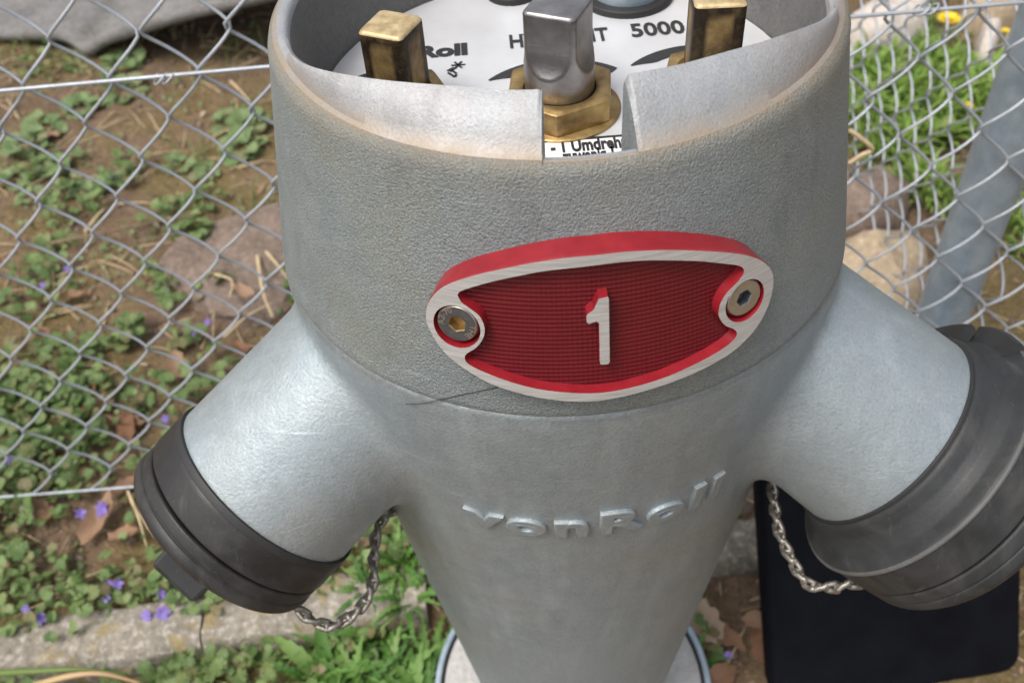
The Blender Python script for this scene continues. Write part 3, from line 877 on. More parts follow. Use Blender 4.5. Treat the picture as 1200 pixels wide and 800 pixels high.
# screws
def screw(c2, hole, r, matk, rot, socket_mat):
    V1, F1 = wall(hole, TP, TP - .045); cn = len(hole)
    cupv = [pos(p, TP - .045) for p in hole] + [pos(c2, TP - .045)]
    F2 = [(i, (i + 1) % cn, cn) for i in range(cn)]
    v, f = merge([(V1, F1), (cupv, F2)]); np_obj('screw_cup', v, f, M['red'], None, True, 50)
    az = c2[0]; nrm = np.array([math.sin(az), -math.cos(az), K_HEAD]); nrm /= np.linalg.norm(nrm)
    e1 = np.array([math.cos(az), math.sin(az), 0]); e2 = np.cross(nrm, e1); e2 = np.cross(nrm, e1)
    O = np.array(pos(c2, TP - .047))
    V = []; F = []; MI = []; n = 48
    def hexr(rr, i): t = 2 * math.pi * i / n; return rr * math.cos(math.pi / 6) / math.cos((t % (math.pi / 3)) - math.pi / 6)
    rings = [(r, 0, 0), (r, .030, 0), (r * .97, .038, 0), (r * .92, .041, 0), (r * .46, .041, 1), (r * .42, .038, 1), (r * .40, .008, 1), (.0005, .006, 1)]
    for rr, s_, hx in rings:
        for i in range(n):
            t = 2 * math.pi * i / n + rot; q = hexr(rr, i) if hx else rr
            V.append(O + nrm * s_ + q * (math.cos(t) * e1 + math.sin(t) * e2))
    for j in range(len(rings) - 1):
        for i in range(n): F.append((j * n + i, j * n + (i + 1) % n, (j + 1) * n + (i + 1) % n, (j + 1) * n + i)); MI.append(1 if j >= 4 else (2 if j in (1, 2) else 0))
    # stamped marks on the head
    tv = []; tf = []; ti = 0
    for txt, a0 in (('A2-70', rad(150)), ('THE', rad(-25))):
        v, f = text_mesh(txt, .030, 0, 0, .0005, 'CENTER', 2)
        for p in v: 
            rr = r * .62 + p[1]; t = a0 - p[0] / (r * .72)
            V.append(O + nrm * .0418 + rr * (math.cos(t) * e1 + math.sin(t) * e2))
        o_ = len(V) - len(v); F += [tuple(i + o_ for i in q) for q in f]; MI += [2] * len(f)
    np_obj('screw', V, F, [M[matk], M[socket_mat], M['nickel']], MI, True, 35)
screw(sc1, h1, .0685, 'steel_dark', rad(20), 'brass_nut')
screw(sc2, h2, .0665, 'nickel', rad(5), 'steel_dark')

# --- outlet caps
def cap(sgn, profs, label):
    O, a, r, tp = ARM[sgn]
    root = empty('outlet_cap', U(O + a * 1.8), HY); root['label'] = label
    for nm, prof, mt, fr in profs:
        v, f = lathe(fillet(prof, fr), O, a, 96)
        ob = hobj(nm, v, f, M[mt], root, True, None, 60); ob.matrix_parent_inverse = Matrix.Translation(-root.location)
    return root, O, a
def cap_knob(root, O, a, s0, s1, half, thick, rot, mt):
    a, e1, e2 = frame_of(a); c, s = math.cos(rot), math.sin(rot); E1, E2 = c * e1 + s * e2, -s * e1 + c * e2
    V = []; F = []
    for sc_, ss in ((1.12, s0), (1.0, s0 + .03), (.96, s1 - .03), (.86, s1)):
        for x, y in ((-half, -thick), (half, -thick), (half, thick), (-half, thick)):
            V.append(O + a * ss + E1 * x * sc_ + E2 * y * sc_)
    for j in range(3):
        for i in range(4): F.append((j * 4 + i, j * 4 + (i + 1) % 4, (j + 1) * 4 + (i + 1) % 4, (j + 1) * 4 + i))
    F.append((12, 13, 14, 15))
    ob = hobj('cap_knob', V, F, M[mt], root, False); ob.matrix_parent_inverse = Matrix.Translation(-root.location)
    bv = ob.modifiers.new('bevel', 'BEVEL'); bv.width = .0025; bv.segments = 2
capL, OL, aL = cap(-1, [('gasket', [(1.795, .452), (1.795, .468), (1.83, .470), (1.83, .44)], 'gasket', .004),
                        ('cap_sleeve', [(1.812, .44), (1.812, .462), (1.84, .470), (1.970, .472), (1.978, .458), (1.978, .44)], 'rubber', .010),
                        ('cap_lid', [(1.985, .44), (1.985, .456), (1.992, .468), (2.040, .468), (2.045, .461), (2.052, .469), (2.078, .474), (2.104, .466), (2.124, .438), (2.134, .39), (2.136, .2), (2.136, .001)], 'rubber', .012)],
                   'smaller black outlet cap with square knob')
cap_knob(capL, OL, aL, 2.125, 2.40, .130, .130, rad(48), 'rubber2')
capR, OR, aR = cap(1, [('gasket', [(1.79, .47), (1.79, .490), (1.815, .492), (1.815, .46)], 'gasket', .004),
                       ('cap_sleeve', [(1.805, .46), (1.805, .498), (1.82, .508), (1.87, .520), (1.905, .540), (1.935, .572), (1.952, .605), (1.964, .626), (1.985, .627), (2.150, .622), (2.158, .604), (2.158, .56)], 'rubber2', .008),
                       ('cap_rim', [(1.960, .60), (1.966, .630), (1.974, .636), (1.984, .634), (1.990, .62)], 'worn_rubber', .004),
                       ('cap_lid', [(2.168, .56), (2.168, .610), (2.176, .616), (2.232, .615), (2.240, .606), (2.248, .612), (2.29, .610), (2.33, .582), (2.35, .5), (2.355, .2), (2.355, .001)], 'rubber2', .012)],
                  'wider flared grey black outlet cap')
cap_knob(capR, OR, aR, 2.34, 2.5, .14, .14, rad(30), 'rubber2')
# coupling lugs on the far side of the wide cap: start, end angle, start, end along the axis, radius
LUGS = ((190, 219, 1.855, 1.905, .615), (216, 244, 1.925, 1.975, .652))
aR_, e1R, e2R = frame_of(aR)
for t0, t1, s0, s1, r1 in LUGS:
    V = []; F = []; n = 10
    for i in range(n + 1):
        t = rad(t0 + (t1 - t0) * i / n)
        for ss, r in ((s0, .50), (s0, r1 - .012), (s0 + .012, r1), (s1 - .012, r1), (s1, r1 - .012), (s1, .50)):
            V.append(OR + aR_ * ss + r * (math.cos(t) * e1R + math.sin(t) * e2R))
    for i in range(n):
        for j in range(5): F.append((i * 6 + j, i * 6 + j + 1, (i + 1) * 6 + j + 1, (i + 1) * 6 + j))
    F.append(tuple(range(6))); F.append(tuple(n * 6 + j for j in range(6))[::-1])
    ob = hobj('coupling_lug', V, F, M['rubber2'], capR, True, None, 35); ob.matrix_parent_inverse = Matrix.Translation(-capR.location)

# --- chains
def link_mesh(L=.088, Wd=.060, rw=.0135):
    path = []
    for i in range(24):
        t = 2 * math.pi * i / 24; x = math.cos(t) * (Wd / 2 - rw); y = math.sin(t)
        path.append(((x), (L / 2 - Wd / 2) * (1 if y > 0 else -1) * min(1, abs(y) * 4) + (Wd / 2 - rw) * y, .012 * math.sin(2 * t)))
    V, F = tube([(p[0] * S, p[1] * S, p[2] * S) for p in path], rw * S, 7, True); return new_mesh('chain_link', V, F, M['chain'])
LM = link_mesh()
def chain(pts, label):
    P3 = np.array(bez([at_depth(u, v, d) for u, v, d in pts], 20))
    L = np.concatenate([[0], np.cumsum(np.linalg.norm(np.diff(P3, axis=0), axis=1))])
    root = empty('chain', U(P3[0]), HY); root['label'] = label
    n = int(L[-1] / .050)
    for i in range(n + 1):
        s = L[-1] * i / n
        p = np.array([np.interp(s, L, P3[:, k]) for k in range(3)]); q = np.array([np.interp(min(s + .02, L[-1]), L, P3[:, k]) for k in range(3)]); q0 = np.array([np.interp(max(s - .02, 0), L, P3[:, k]) for k in range(3)])
        t = Vector(q - q0).normalized()
        rot = t.to_track_quat('Y', 'Z').to_matrix().to_4x4() @ Matrix.Rotation(rad(45 if i % 2 else -45) + random.gauss(0, .15), 4, 'Y')
        o = add_mesh('chain_link', LM, root); o.matrix_local = Matrix.Translation(U(p) - root.location) @ rot
chain([(462, 596, 4.74), (443, 616, 4.66), (438, 650, 4.58), (436, 685, 4.50), (422, 712, 4.44), (392, 732, 4.38), (366, 726, 4.35), (345, 709, 4.33)], 'short steel chain holding the smaller cap')
chain([(904, 560, 4.76), (907, 590, 4.70), (913, 622, 4.62), (926, 652, 4.55), (945, 682, 4.47), (972, 688, 4.42), (998, 684, 4.38), (1015, 682, 4.36)], 'short steel chain holding the wider cap')

# --- base flange
V, F = lathe(fillet([(GZ - .4, 1.03), (GZ + .0, 1.03), (GZ + .0, .985), (GZ - .035, .985)], .012), (0, 0, 0), (0, 0, 1), 128)
bf = hobj('base_ring', V, F, M['galv'], HY, True, None, 50)
V, F = lathe([(GZ - .030, .96), (GZ - .012, .945), (GZ - .008, .75), (GZ - .006, .4)], (0, 0, 0), (0, 0, 1), 96)
hobj('base_filling', V, F, M['pale_concrete'], bf, True, None, 50)
V, F = lathe([(GZ - .4, .975), (GZ - .035, .985), (GZ - .05, .95), (GZ - .05, .5)], (0, 0, 0), (0, 0, 1), 96)
hobj('base_gap', V, F, M['gasket'], bf, True, None, 50)  # dark floor of the gap between ring and filling

# ------------------------------------------------------------------ black box
def panel_black():
    b0, b1 = np.array(gnd(908, 836, -.045)), np.array(gnd(1197, 787, -.045)); b0[2] = b1[2] = -.045
    d = b1 - b0; W = np.linalg.norm(d); d /= W; n_ = np.array([-d[1], d[0], 0]); al = rad(59)
    lean = n_ * math.cos(al) + np.array([0, 0, math.sin(al)]); nrm = np.cross(d, lean)      # towards the viewer
    L, T, r = .31, .034, .022
    loop = []
    for cx, cy, a0 in ((W - r, L - r, 0), (r, L - r, 90), (r, r, 180), (W - r, r, 270)):
        for k in range(7): t = rad(a0 + k * 15); loop.append((cx + r * math.cos(t), cy + r * math.sin(t)))
    k = len(loop); c = np.array([W / 2, L / 2]); V = []; F = []
    for ins_, dep in ((.010, .0), (.003, -.002), (.0, -.006), (.0, -T + .006), (.004, -T)):
        for x, y in loop:
            q = np.array([x, y]); v = c - q; q = q + v / np.linalg.norm(v) * ins_
            V.append(b0 + d * q[0] + lean * q[1] + nrm * dep)
    for j in range(4):
        for i in range(k): F.append((j * k + i, (j + 1) * k + i, (j + 1) * k + (i + 1) % k, j * k + (i + 1) % k))
    F.append(tuple(range(k))); F.append(tuple(4 * k + i for i in range(k))[::-1])
    root = empty('plastic_panel', b0 + d * W / 2); tag(root, 'black plastic panel leaning back below the wider cap at lower right', 'panel')
    def add(nm, v, f):
        o = add_mesh(nm, new_mesh(nm, v, f, M['black_plastic'], True, None, 40), root); o.matrix_parent_inverse = Matrix.Translation(-root.location)
    add('board', V, F)
    for x in (.2, .8):                         # props that hold it up at the back
        top = b0 + d * W * x + lean * L * .72 - nrm * (T + .004); foot = b0 + d * W * x + n_ * .215; foot[2] = -.05
        add('prop', *tube([top, (top + foot) / 2, foot], .008, 8))
panel_black()

# ------------------------------------------------------------------ tarpaulin and stones
edge = [(-60, 36, .03), (0, 38, .03), (40, 38, .04), (72, 40, .045), (97, 56, .025), (120, 43, .06), (160, 30, .10), (210, 14, .13), (250, 5, .15), (300, -6, .17), (360, -20, .17)]
E3 = bez([np.array(gnd(u, v, hh)) for u, v, hh in edge], 6)
V = []; F = []; cn = 12
for i, p in enumerate(E3):
    p = np.array(p)
    V.append((p[0], p[1] + .02, p[2] - .030)); V.append((p[0], p[1] + .004, p[2] - .022))
    for j in range(cn):
        t = j / (cn - 1); y = p[1] + 1.1 * t**1.4
        z = p[2] * (1 - .3 * t) + .02 * noise.noise(Vector((p[0] * 5, y * 5, 2))) * min(1, t * 4) + .03 * noise.noise(Vector((p[0] * 2, y * 2, 7))) * min(1, t * 3)
        V.append((p[0] + .15 * t, y, max(z, .02)))
r_ = cn + 2
for i in range(len(E3) - 1):
    for j in range(r_ - 1): F.append((i * r_ + j, (i + 1) * r_ + j, (i + 1) * r_ + j + 1, i * r_ + j + 1))
tag(add_mesh('tarpaulin', new_mesh('tarpaulin', V, F, M['tarp'])), 'grey weathered sheet lying behind the fence at the upper left corner', 'tarpaulin')

rock('flat_stone', img_outline([(180, 305), (205, 280), (235, 262), (290, 240), (345, 235), (352, 300), (335, 345), (290, 370), (240, 352), (200, 330)], .01), -.014, .022, M['flat_stone'], 'flat brown stone lying in the soil left of the hydrant collar', 'stone', 3, None, .93, rough=.022)
rock('boulder', img_outline([(960, 300), (1000, 268), (1050, 262), (1090, 285), (1085, 330), (1050, 360), (980, 350)], .02), -.03, .065, M['tan_stone'], 'pale tan rounded stone behind the fence, just right of the collar', 'stone', 11, None, .6, rough=.02)
rock('boulder', img_outline([(970, 235), (1000, 200), (1040, 195), (1068, 215), (1062, 245), (1010, 255)], .02), -.03, .07, M['flat_stone'], 'brown stone above the pale tan one, between hydrant and post', 'stone', 21, None, .6, rough=.02)
rock('boulder', img_outline([(985, 45), (1020, 25), (1070, 22), (1085, 45), (1050, 62), (1005, 68)], .03), -.02, .12, M['pale_stone'], 'pale pinkish stone at upper right below the dandelion flower', 'stone', 31, None, .6, rough=.02)
rock('boulder', img_outline([(1020, 8), (1060, -12), (1110, -8), (1105, 14), (1070, 22), (1035, 22)], .03), -.02, .10, M['flat_stone'], 'brownish stone at the top edge right of the collar', 'stone', 35, None, .6, rough=.02)
rock('boulder', img_outline([(1145, 65), (1148, 35), (1168, 26), (1172, 45), (1160, 72)], .03), -.02, .08, M['pale_stone'], 'tall white stone left of the corner post top', 'stone', 41, None, .6, rough=.015)
rock('boulder', img_outline([(1172, 60), (1178, 44), (1192, 42), (1192, 62), (1182, 72)], .03), -.02, .07, M['pale_stone'], 'small white stone beside the corner post top', 'stone', 51, None, .6, rough=.015)
rock('boulder', img_outline([(1125, 20), (1140, -10), (1230, -25), (1240, 10), (1180, 25), (1150, 26)], .03), -.02, .10, M['tan_stone'], 'tan stone in the upper right corner', 'stone', 61, None, .6, rough=.02)
rock('flat_stone', img_outline([(790, 600), (800, 570), (835, 560), (880, 570), (885, 595), (850, 606)], .0), -.02, .02, M['flat_stone'], 'brown stone behind the edging, in the gap under the wider arm', 'stone', 71, None, .8, rough=.008)

# ------------------------------------------------------------------ foliage and litter
def leaf_round(scallops=6, n=25, size=1.0, cup=.12, seed=0):
    r_ = random.Random(seed); V = [(0, .08, 0)]; F = []; fold = r_.uniform(.15, .4); ell = r_.uniform(.85, 1.15)
    for ring, q in enumerate((.5, 1.0)):
        for i in range(n):
            t = -math.pi / 2 + .38 + (2 * math.pi - .76) * i / (n - 1)
            rr = .5 * q * (1 + (.13 * math.cos((n - 1) / 2 * 2 * math.pi * i / (n - 1)) * q + r_.uniform(-.05, .05)) * q)
            x, y = rr * math.cos(t) * 1.08 * ell, .42 + rr * math.sin(t)
            V.append((x, y, fold * abs(x) * .8 - cup * (y - .4)**2 * 2 + (.035 * math.cos(i * 2.1) + r_.uniform(-.02, .02)) * q))
    for i in range(n - 1):
        F.append((0, 1 + i, 2 + i)); F.append((1 + i, 1 + n + i, 2 + n + i, 2 + i))
    return np.array(V), F
def leaf_long(teeth=5, width=.16, arch=.35, seed=0, jag=.55):
    r_ = random.Random(seed); n = teeth * 2 + 2; V = []; F = []
    for i in range(n + 1):
        t = i / n; w = width * math.sin(math.pi * min(.97, .12 + t * .86)) * (1 - .25 * t)
        if i % 2: w *= (1 - jag * r_.uniform(.7, 1.1))
        y = t + (.03 if i % 2 == 0 else -.02); z = arch * math.sin(t * 2.3) * .8 - .15 * t * t
        V += [(-w, y - w * .15, z + w * .35), (0, t, z), (w, y - w * .15, z + w * .35)]
    for i in range(n):
        for k in (0, 1): F.append((i * 3 + k, i * 3 + k + 1, i * 3 + k + 4, i * 3 + k + 3))
    return np.array(V), F
def leaf_dead(seed=0):
    r_ = random.Random(seed); n = 26; V = []; F = []; curl = r_.uniform(.5, 1.6); bend = r_.uniform(-.5, .7); asp = r_.uniform(.42, .7); m_ = r_.choice((3, 4, 5))
    for ring, q in enumerate((0.02, .55, 1.0)):
        for i in range(n):
            t = 2 * math.pi * i / n
            lob = q * (.46 + (.045 * math.cos(m_ * 2 * t + seed) + r_.uniform(-.03, .03)) * q)
            x, y = lob * math.cos(t) * asp, lob * math.sin(t) * (1 + .25 * max(0, math.sin(t))**6)
            z = curl * x * x * 1.6 + bend * y * y + .05 * math.sin(7 * y + seed) * q + r_.uniform(-.015, .03) * q
            V.append((x, y + .5, z))
    for k in range(2):
        for i in range(n): F.append((k * n + i, k * n + (i + 1) % n, (k + 1) * n + (i + 1) % n, (k + 1) * n + i))
    return np.array(V), F
class Heap:
    def __init__(s): s.V = []; s.F = []; s.n = 0
    def add(s, tmpl, mat4):
        V, F = tmpl; A = np.array(mat4)
        s.V.append(V @ A[:3, :3].T + A[:3, 3]); s.F += [tuple(i + s.n for i in f) for f in F]; s.n += len(V)
    def build(s, name, mat, label, cat=None):
        o = add_mesh(name, new_mesh(name, np.concatenate(s.V), s.F, mat)); return tag(o, label, cat, None, 'stuff')
def TRS(p, rz, tilt, size, roll=0):
    return Matrix.Translation(p) @ Matrix.Rotation(rz, 4, 'Z') @ Matrix.Rotation(tilt, 4, 'X') @ Matrix.Rotation(roll, 4, 'Y') @ Matrix.Scale(size, 4)
def gp(x, y, dz=0): return Vector((x, y, ground_h(x, y) + dz))
def blocked(x, y):
    if math.hypot(x, y) < .165: return True
    if KY(x) - .072 < y < KY(x) + .004 and (x < -.165 or x > .175): return True
    return False
IV = [leaf_round(seed=k) for k in range(6)]
LG = [leaf_long(7, .095, .35, k, .65) for k in range(4)]
heap = Heap()
def ivy_patch(u, v, rpx, count, size=.017, dens_z=.03):
    c = gnd(u, v); e = gnd(u + rpx, v); R_ = (e - c).length
    for _ in range(count):
        a, d = random.uniform(0, 2 * math.pi), R_ * math.sqrt(random.random())
        x, y = c.x + d * math.cos(a), c.y + d * math.sin(a) * 1.2
        if blocked(x, y): continue
        s = size * random.uniform(.55, 1.35)
        heap.add(random.choice(IV), TRS(gp(x, y, random.uniform(.004, dens_z)), random.uniform(0, 6.28), random.gauss(.25, .35), s, random.gauss(0, .3)))
# belt between kerb and fence, thickest at the lower left
for _ in range(6500):
    x = random.uniform(-1.25, -.15); y = random.uniform(.145, .52)
    d = noise.noise(Vector((x * 6, y * 6, 5))) + .25 - .9 * max(0, y - .34)
    if random.random() > max(0, min(1, .42 + d * 1.0)) or blocked(x, y): continue
    heap.add(random.choice(IV), TRS(gp(x, y, random.uniform(.004, .035)), random.uniform(0, 6.28), random.gauss(.25, .35), .0145 * random.uniform(.45, 1.4), random.gauss(0, .3)))
for u, v, r, c in ((40, 430, 45, 50), (90, 420, 25, 40), (150, 392, 22, 40), (20, 480, 40, 60), (100, 470, 30, 40), (200, 350, 22, 20), (40, 345, 40, 40), (60, 300, 30, 26), (85, 235, 34, 34),
                   (225, 270, 20, 34), (190, 250, 24, 26), (140, 200, 30, 30), (60, 195, 34, 34), (240, 225, 20, 20), (60, 65, 40, 26), (250, 335, 24, 18), (175, 330, 18, 14), (215, 395, 18, 16), (245, 430, 24, 16), (160, 470, 20, 10), (330, 320, 12, 16), (340, 340, 10, 12),
                   (1030, 205, 30, 20), (1075, 130, 60, 50), (1130, 60, 40, 30), (840, 600, 20, 14), (812, 745, 30, 20), (150, 770, 60, 30), (60, 775, 60, 30), (250, 790, 50, 30)):
    ivy_patch(u, v, r, c)
for _ in range(330):
    x = random.uniform(-1.2, -.2); t = abs(random.gauss(0, .5)); y = KY(x) + .004 - .03 * t
    if noise.noise(Vector((x * 7, 2, 8))) < -.05: continue
    heap.add(random.choice(IV), TRS(Vector((x, y, random.uniform(.006, .02))), random.uniform(0, 6.28), random.gauss(.3, .35), .013 * random.uniform(.5, 1.3), random.gauss(0, .3)))
for _ in range(420):
    x = random.uniform(-1.2, -.2); y = KY(x) - .07 - abs(random.gauss(0, .03))
    if blocked(x, y): continue
    heap.add(random.choice(IV), TRS(gp(x, y, random.uniform(.004, .04)), random.uniform(0, 6.28), random.gauss(.3, .35), .014 * random.uniform(.5, 1.3), random.gauss(0, .3)))
heap.build('ground_cover', M['ivy'], 'low scalloped ground ivy leaves covering the soil')
heap = Heap()
for u, v, r, c in ((270, 765, 20, 12), (210, 770, 25, 16), (150, 745, 20, 10), (330, 770, 40, 20), (800, 735, 30, 12), (20, 780, 30, 12), (60, 60, 60, 70), (130, 70, 40, 30), (290, 65, 40, 24), (1060, 190, 40, 40), (1150, 120, 40, 30), (1190, 250, 20, 20), (230, 180, 30, 20), (300, 235, 16, 20), (90, 250, 30, 18)):
    c0 = gnd(u, v); R_ = (gnd(u + r, v) - c0).length
    for _ in range(c):
        a, d = random.uniform(0, 6.28), R_ * math.sqrt(random.random()); x, y = c0.x + d * math.cos(a), c0.y + d * math.sin(a)
        if blocked(x, y): continue
        Vb = np.array([(-.02, 0, 0), (.02, 0, 0), (-.018, .4, .12), (.018, .4, .12), (-.012, .75, .15), (.012, .75, .15), (0, 1, .08)])
        heap.add((Vb, [(0, 1, 3, 2), (2, 3, 5, 4), (4, 5, 6)]), TRS(gp(x, y), random.uniform(0, 6.28), random.uniform(.3, 1.2), random.uniform(.03, .07)))
heap.build('grass', M['grass'], 'thin grass blades scattered over the soil')

heap = Heap()
Vm = np.array([(-.14, 0, 0), (.14, 0, 0), (0.05, .5, .8)])
for _ in range(40000):
    x, y = random.uniform(-1.5, 1.3), random.uniform(.16, 1.75)
    if noise.noise(Vector((x * 3.3, y * 3.3, 21))) + .35 * noise.noise(Vector((x * 13, y * 13, 4))) < .04 or blocked(x, y): continue
    heap.add((Vm, [(0, 1, 2)]), TRS(gp(x, y, -.001), random.uniform(0, 6.28), random.gauss(0, .5), random.uniform(.004, .011)))
heap.build('moss', M['moss'], 'patches of olive brown moss on the soil')
heap = Heap()
for u, v, r, c in ((1040, 150, 60, 420), (1090, 110, 60, 420), (1130, 120, 50, 300), (1020, 90, 30, 160), (1165, 150, 40, 160), (1190, 270, 20, 60), (1085, 225, 30, 120), (1060, 60, 40, 160)):
    c0 = gnd(u, v); R_ = (gnd(u + r, v) - c0).length
    for _ in range(c):
        a, d = random.uniform(0, 6.28), R_ * math.sqrt(random.random()); x, y = c0.x + d * math.cos(a), c0.y + d * math.sin(a)
        heap.add(random.choice(LG), TRS(gp(x, y, random.uniform(0, .05)), random.uniform(0, 6.28), random.uniform(.1, 1.0), random.uniform(.025, .06)))
heap.build('undergrowth', M['lush'], 'fine yellow green undergrowth behind the fence corner')
heap = Heap()
for _ in range(5200):
    x, y = random.uniform(-1.25, -.12), random.uniform(.16, 1.6)
    if blocked(x, y) or noise.noise(Vector((x * 5, y * 5, 31))) + .5 * noise.noise(Vector((x * 17, y * 17, 6))) < .08: continue
    heap.add(random.choice(IV), TRS(gp(x, y, random.uniform(.001, .012)), random.uniform(0, 6.28), random.gauss(.35, .4), random.uniform(.004, .0095), random.gauss(0, .4)))
heap.build('seedlings', M['pale_weed'], 'tiny pale seedlings sprouting all over the soil behind the fence')
# crumbs, pebbles and bits of straw on the soil
heap = Heap()
ico = bmesh.new(); bmesh.ops.create_icosphere(ico, subdivisions=1, radius=1)
IVt = np.array([v.co for v in ico.verts]); IFt = [tuple(v.index for v in f.verts) for f in ico.faces]; ico.free()
for _ in range(5200):
    x, y = random.uniform(-1.5, 1.4), random.uniform(-.12, 2.0)
    if blocked(x, y): continue
    s = random.choice((.0025, .003, .004, .006)) * random.uniform(.7, 1.5)
    T = TRS(gp(x, y, s * .2), random.uniform(0, 6), random.uniform(0, 3), s) @ Matrix.Diagonal((1, random.uniform(.6, 1), random.uniform(.4, .8), 1))
    heap.add((IVt, IFt), T)
heap.build('soil_crumbs', M['flat_stone'], 'small crumbs of earth and grit on the soil')
heap = Heap()
for _ in range(1500):
    x, y = random.uniform(-1.4, 1.2), random.uniform(-.1, 1.7)
    if blocked(x, y): continue
    L_ = random.uniform(.02, .09); b_ = random.uniform(-.15, .15)
    V, F = tube([(0, 0, 0), (b_ * .3, .35, .04), (b_, .7, .05), (b_ * 1.5, 1, .0)], .016, 4)
    heap.add((np.array(V), F), TRS(gp(x, y, .004), random.uniform(0, 6.28), random.gauss(0, .08), L_))
heap.build('straw_litter', M['straw'], 'short bits of dry straw scattered on the soil')

heap = Heap()
DLt = [leaf_dead(k + 40) for k in range(5)]
for _ in range(1800):
    x, y = random.uniform(-1.4, 1.2), random.uniform(-.14, 1.7)
    if blocked(x, y) or random.random() > .45 + noise.noise(Vector((x * 4, y * 4, 11))): continue
    heap.add(random.choice(DLt), TRS(gp(x, y, .004), random.uniform(0, 6.28), random.gauss(0, .25), random.uniform(.006, .022), random.gauss(0, .3)))
heap.build('leaf_litter', M['dead'], 'crumbled bits of dead leaf on the soil')
# single weeds, each with its own leaves
LM_ = {}
def leaf_mesh(kind, mat, k):
    key = (kind, mat, k)
    if key not in LM_:
        t = IV[k] if kind == 'round' else (LG[k] if kind == 'jag' else leaf_long(5, .13, .45, k + 20, .2))
        LM_[key] = new_mesh('leaf', t[0], t[1], M[mat])
    return LM_[key]
def weed(u, v, kind, mat, nleaf, size, label, group=None, spread=.7, name='weed'):
    p = gnd(u, v); p = gp(p.x, p.y, -.002)
    root = empty(name, p); tag(root, label, 'plant', group)
    for i in range(nleaf):
        me = leaf_mesh(kind, mat, random.randrange(4)); o = add_mesh('leaf', me, root)
        a = i * 2.4 + random.uniform(-.3, .3); t = random.uniform(.15, spread)
        off = size * (.9 if kind == 'round' else .05) * random.uniform(.3, 1)
        o.matrix_local = TRS(Vector((-math.sin(a) * off, math.cos(a) * off, random.uniform(.003, .02) if kind == 'round' else .0)), a, t if kind != 'round' else random.gauss(.2, .2), size * random.uniform(.65, 1.2), random.gauss(0, .15))
    return root
# bright jagged weeds between kerb and hydrant
FOOT = ['jagged green weed directly below the left chain, in front of the kerb', 'jagged green weed just right of the left chain\'s lowest link', 'jagged green weed against the hydrant cone, level with the left chain',
        'jagged green weed at the bottom edge, midway between chain and base ring', 'jagged green weed touching the base ring on its left', 'jagged green weed cut by the bottom edge, below the left chain',
        'uppermost jagged green weed, in the gap between left arm and cone', 'leftmost jagged green weed of the clump left of the hydrant', 'jagged green weed cut by the bottom edge beside the base ring', 'small jagged green weed growing over the kerb behind the left chain']
for k, (u, v, n_, s) in enumerate([(395, 760, 11, .085), (440, 735, 12, .085), (480, 700, 11, .075), (455, 790, 13, .095), (500, 770, 11, .085), (415, 800, 11, .09), (470, 660, 9, .07), (360, 785, 9, .075), (490, 815, 12, .09), (430, 690, 9, .06)]):
    weed(u, v, 'jag', 'weed', n_ + 16, s * .8, FOOT[k], 'weeds at the foot of the hydrant')
weed(375, 785, 'long', 'weed', 4, .10, 'long plain green leaves at the bottom edge below the left chain', None, .35)
weed(815, 768, 'jag', 'weed', 9, .06, 'small green weed beside the base ring on its right')
weed(845, 592, 'jag', 'weed', 7, .05, 'tiny green weed in the gap under the wider arm')
weed(825, 808, 'jag', 'weed', 8, .06, 'green weed at the bottom edge right of the base ring')
weed(213, 778, 'round', 'ivy', 9, .026, 'round leaved green rosette in front of the kerb below the joint')
weed(125, 752, 'jag', 'pale_weed', 9, .05, 'feathery pale weed growing over the kerb at lower left')
weed(185, 772, 'jag', 'weed', 8, .045, 'small feathery weed in front of the kerb, left of the round leaved rosette')
PALE = ['larger pale weed at the left edge, below the tension wire', 'pale weed just right of the one at the left edge, below the tension wire', 'largest pale weed near the collar, below the tension wire', 'pale weed just under the largest one by the collar',
        'small pale weed left of the largest one by the collar', 'small pale weed below and left of those by the collar', 'pale weed directly under the tension wire, left half', 'pale weed above the tension wire, below the tarpaulin tip', 'pale weed just below the tension wire, left of its tie',
        'pale weed in the second row below the tension wire, near the left edge', 'low pale weed near the left edge, third row below the wire', 'pale weed left of centre of the bare soil', 'pale weed in the middle of the bare soil', 'small pale weed right of the middle of the bare soil', 'pale weed cut by the left edge, beside two others']
for k, (u, v, n_, s) in enumerate([(28, 165, 8, .05), (48, 148, 8, .045), (292, 150, 10, .045), (282, 175, 9, .045), (268, 142, 7, .035), (240, 200, 7, .03), (95, 122, 8, .045), (145, 75, 7, .05), (148, 102, 6, .05), (62, 190, 9, .035), (35, 230, 7, .03), (90, 215, 8, .03), (140, 205, 8, .03), (205, 190, 6, .03), (15, 205, 7, .04)]):
    weed(u, v, 'round', 'pale_weed', int(n_ * 1.8), s * .66, PALE[k], 'pale weeds beyond the fence')
LUSH = ['lush jagged weed closest to the collar, mid height of the clump', 'lush plain leaved weed second from the collar', 'lush jagged weed in the middle of the clump behind the fences', 'lush plain leaved weed below the dandelion', 'lush jagged weed above the brown stone',
        'lush plain leaved weed left of the post, mid height', 'lush jagged weed just above the brown stone, nearest the collar', 'lush plain leaved weed beside the collar, upper row', 'lush jagged weed left of the dandelion stem', 'lush plain leaved weed left of the post, below the white stones',
        'lush jagged weed behind the top of the post', 'small plain leaved weed right of the brown stone', 'small jagged weed between tan stone and post', 'small plain leaved weed right of the post at the edge']
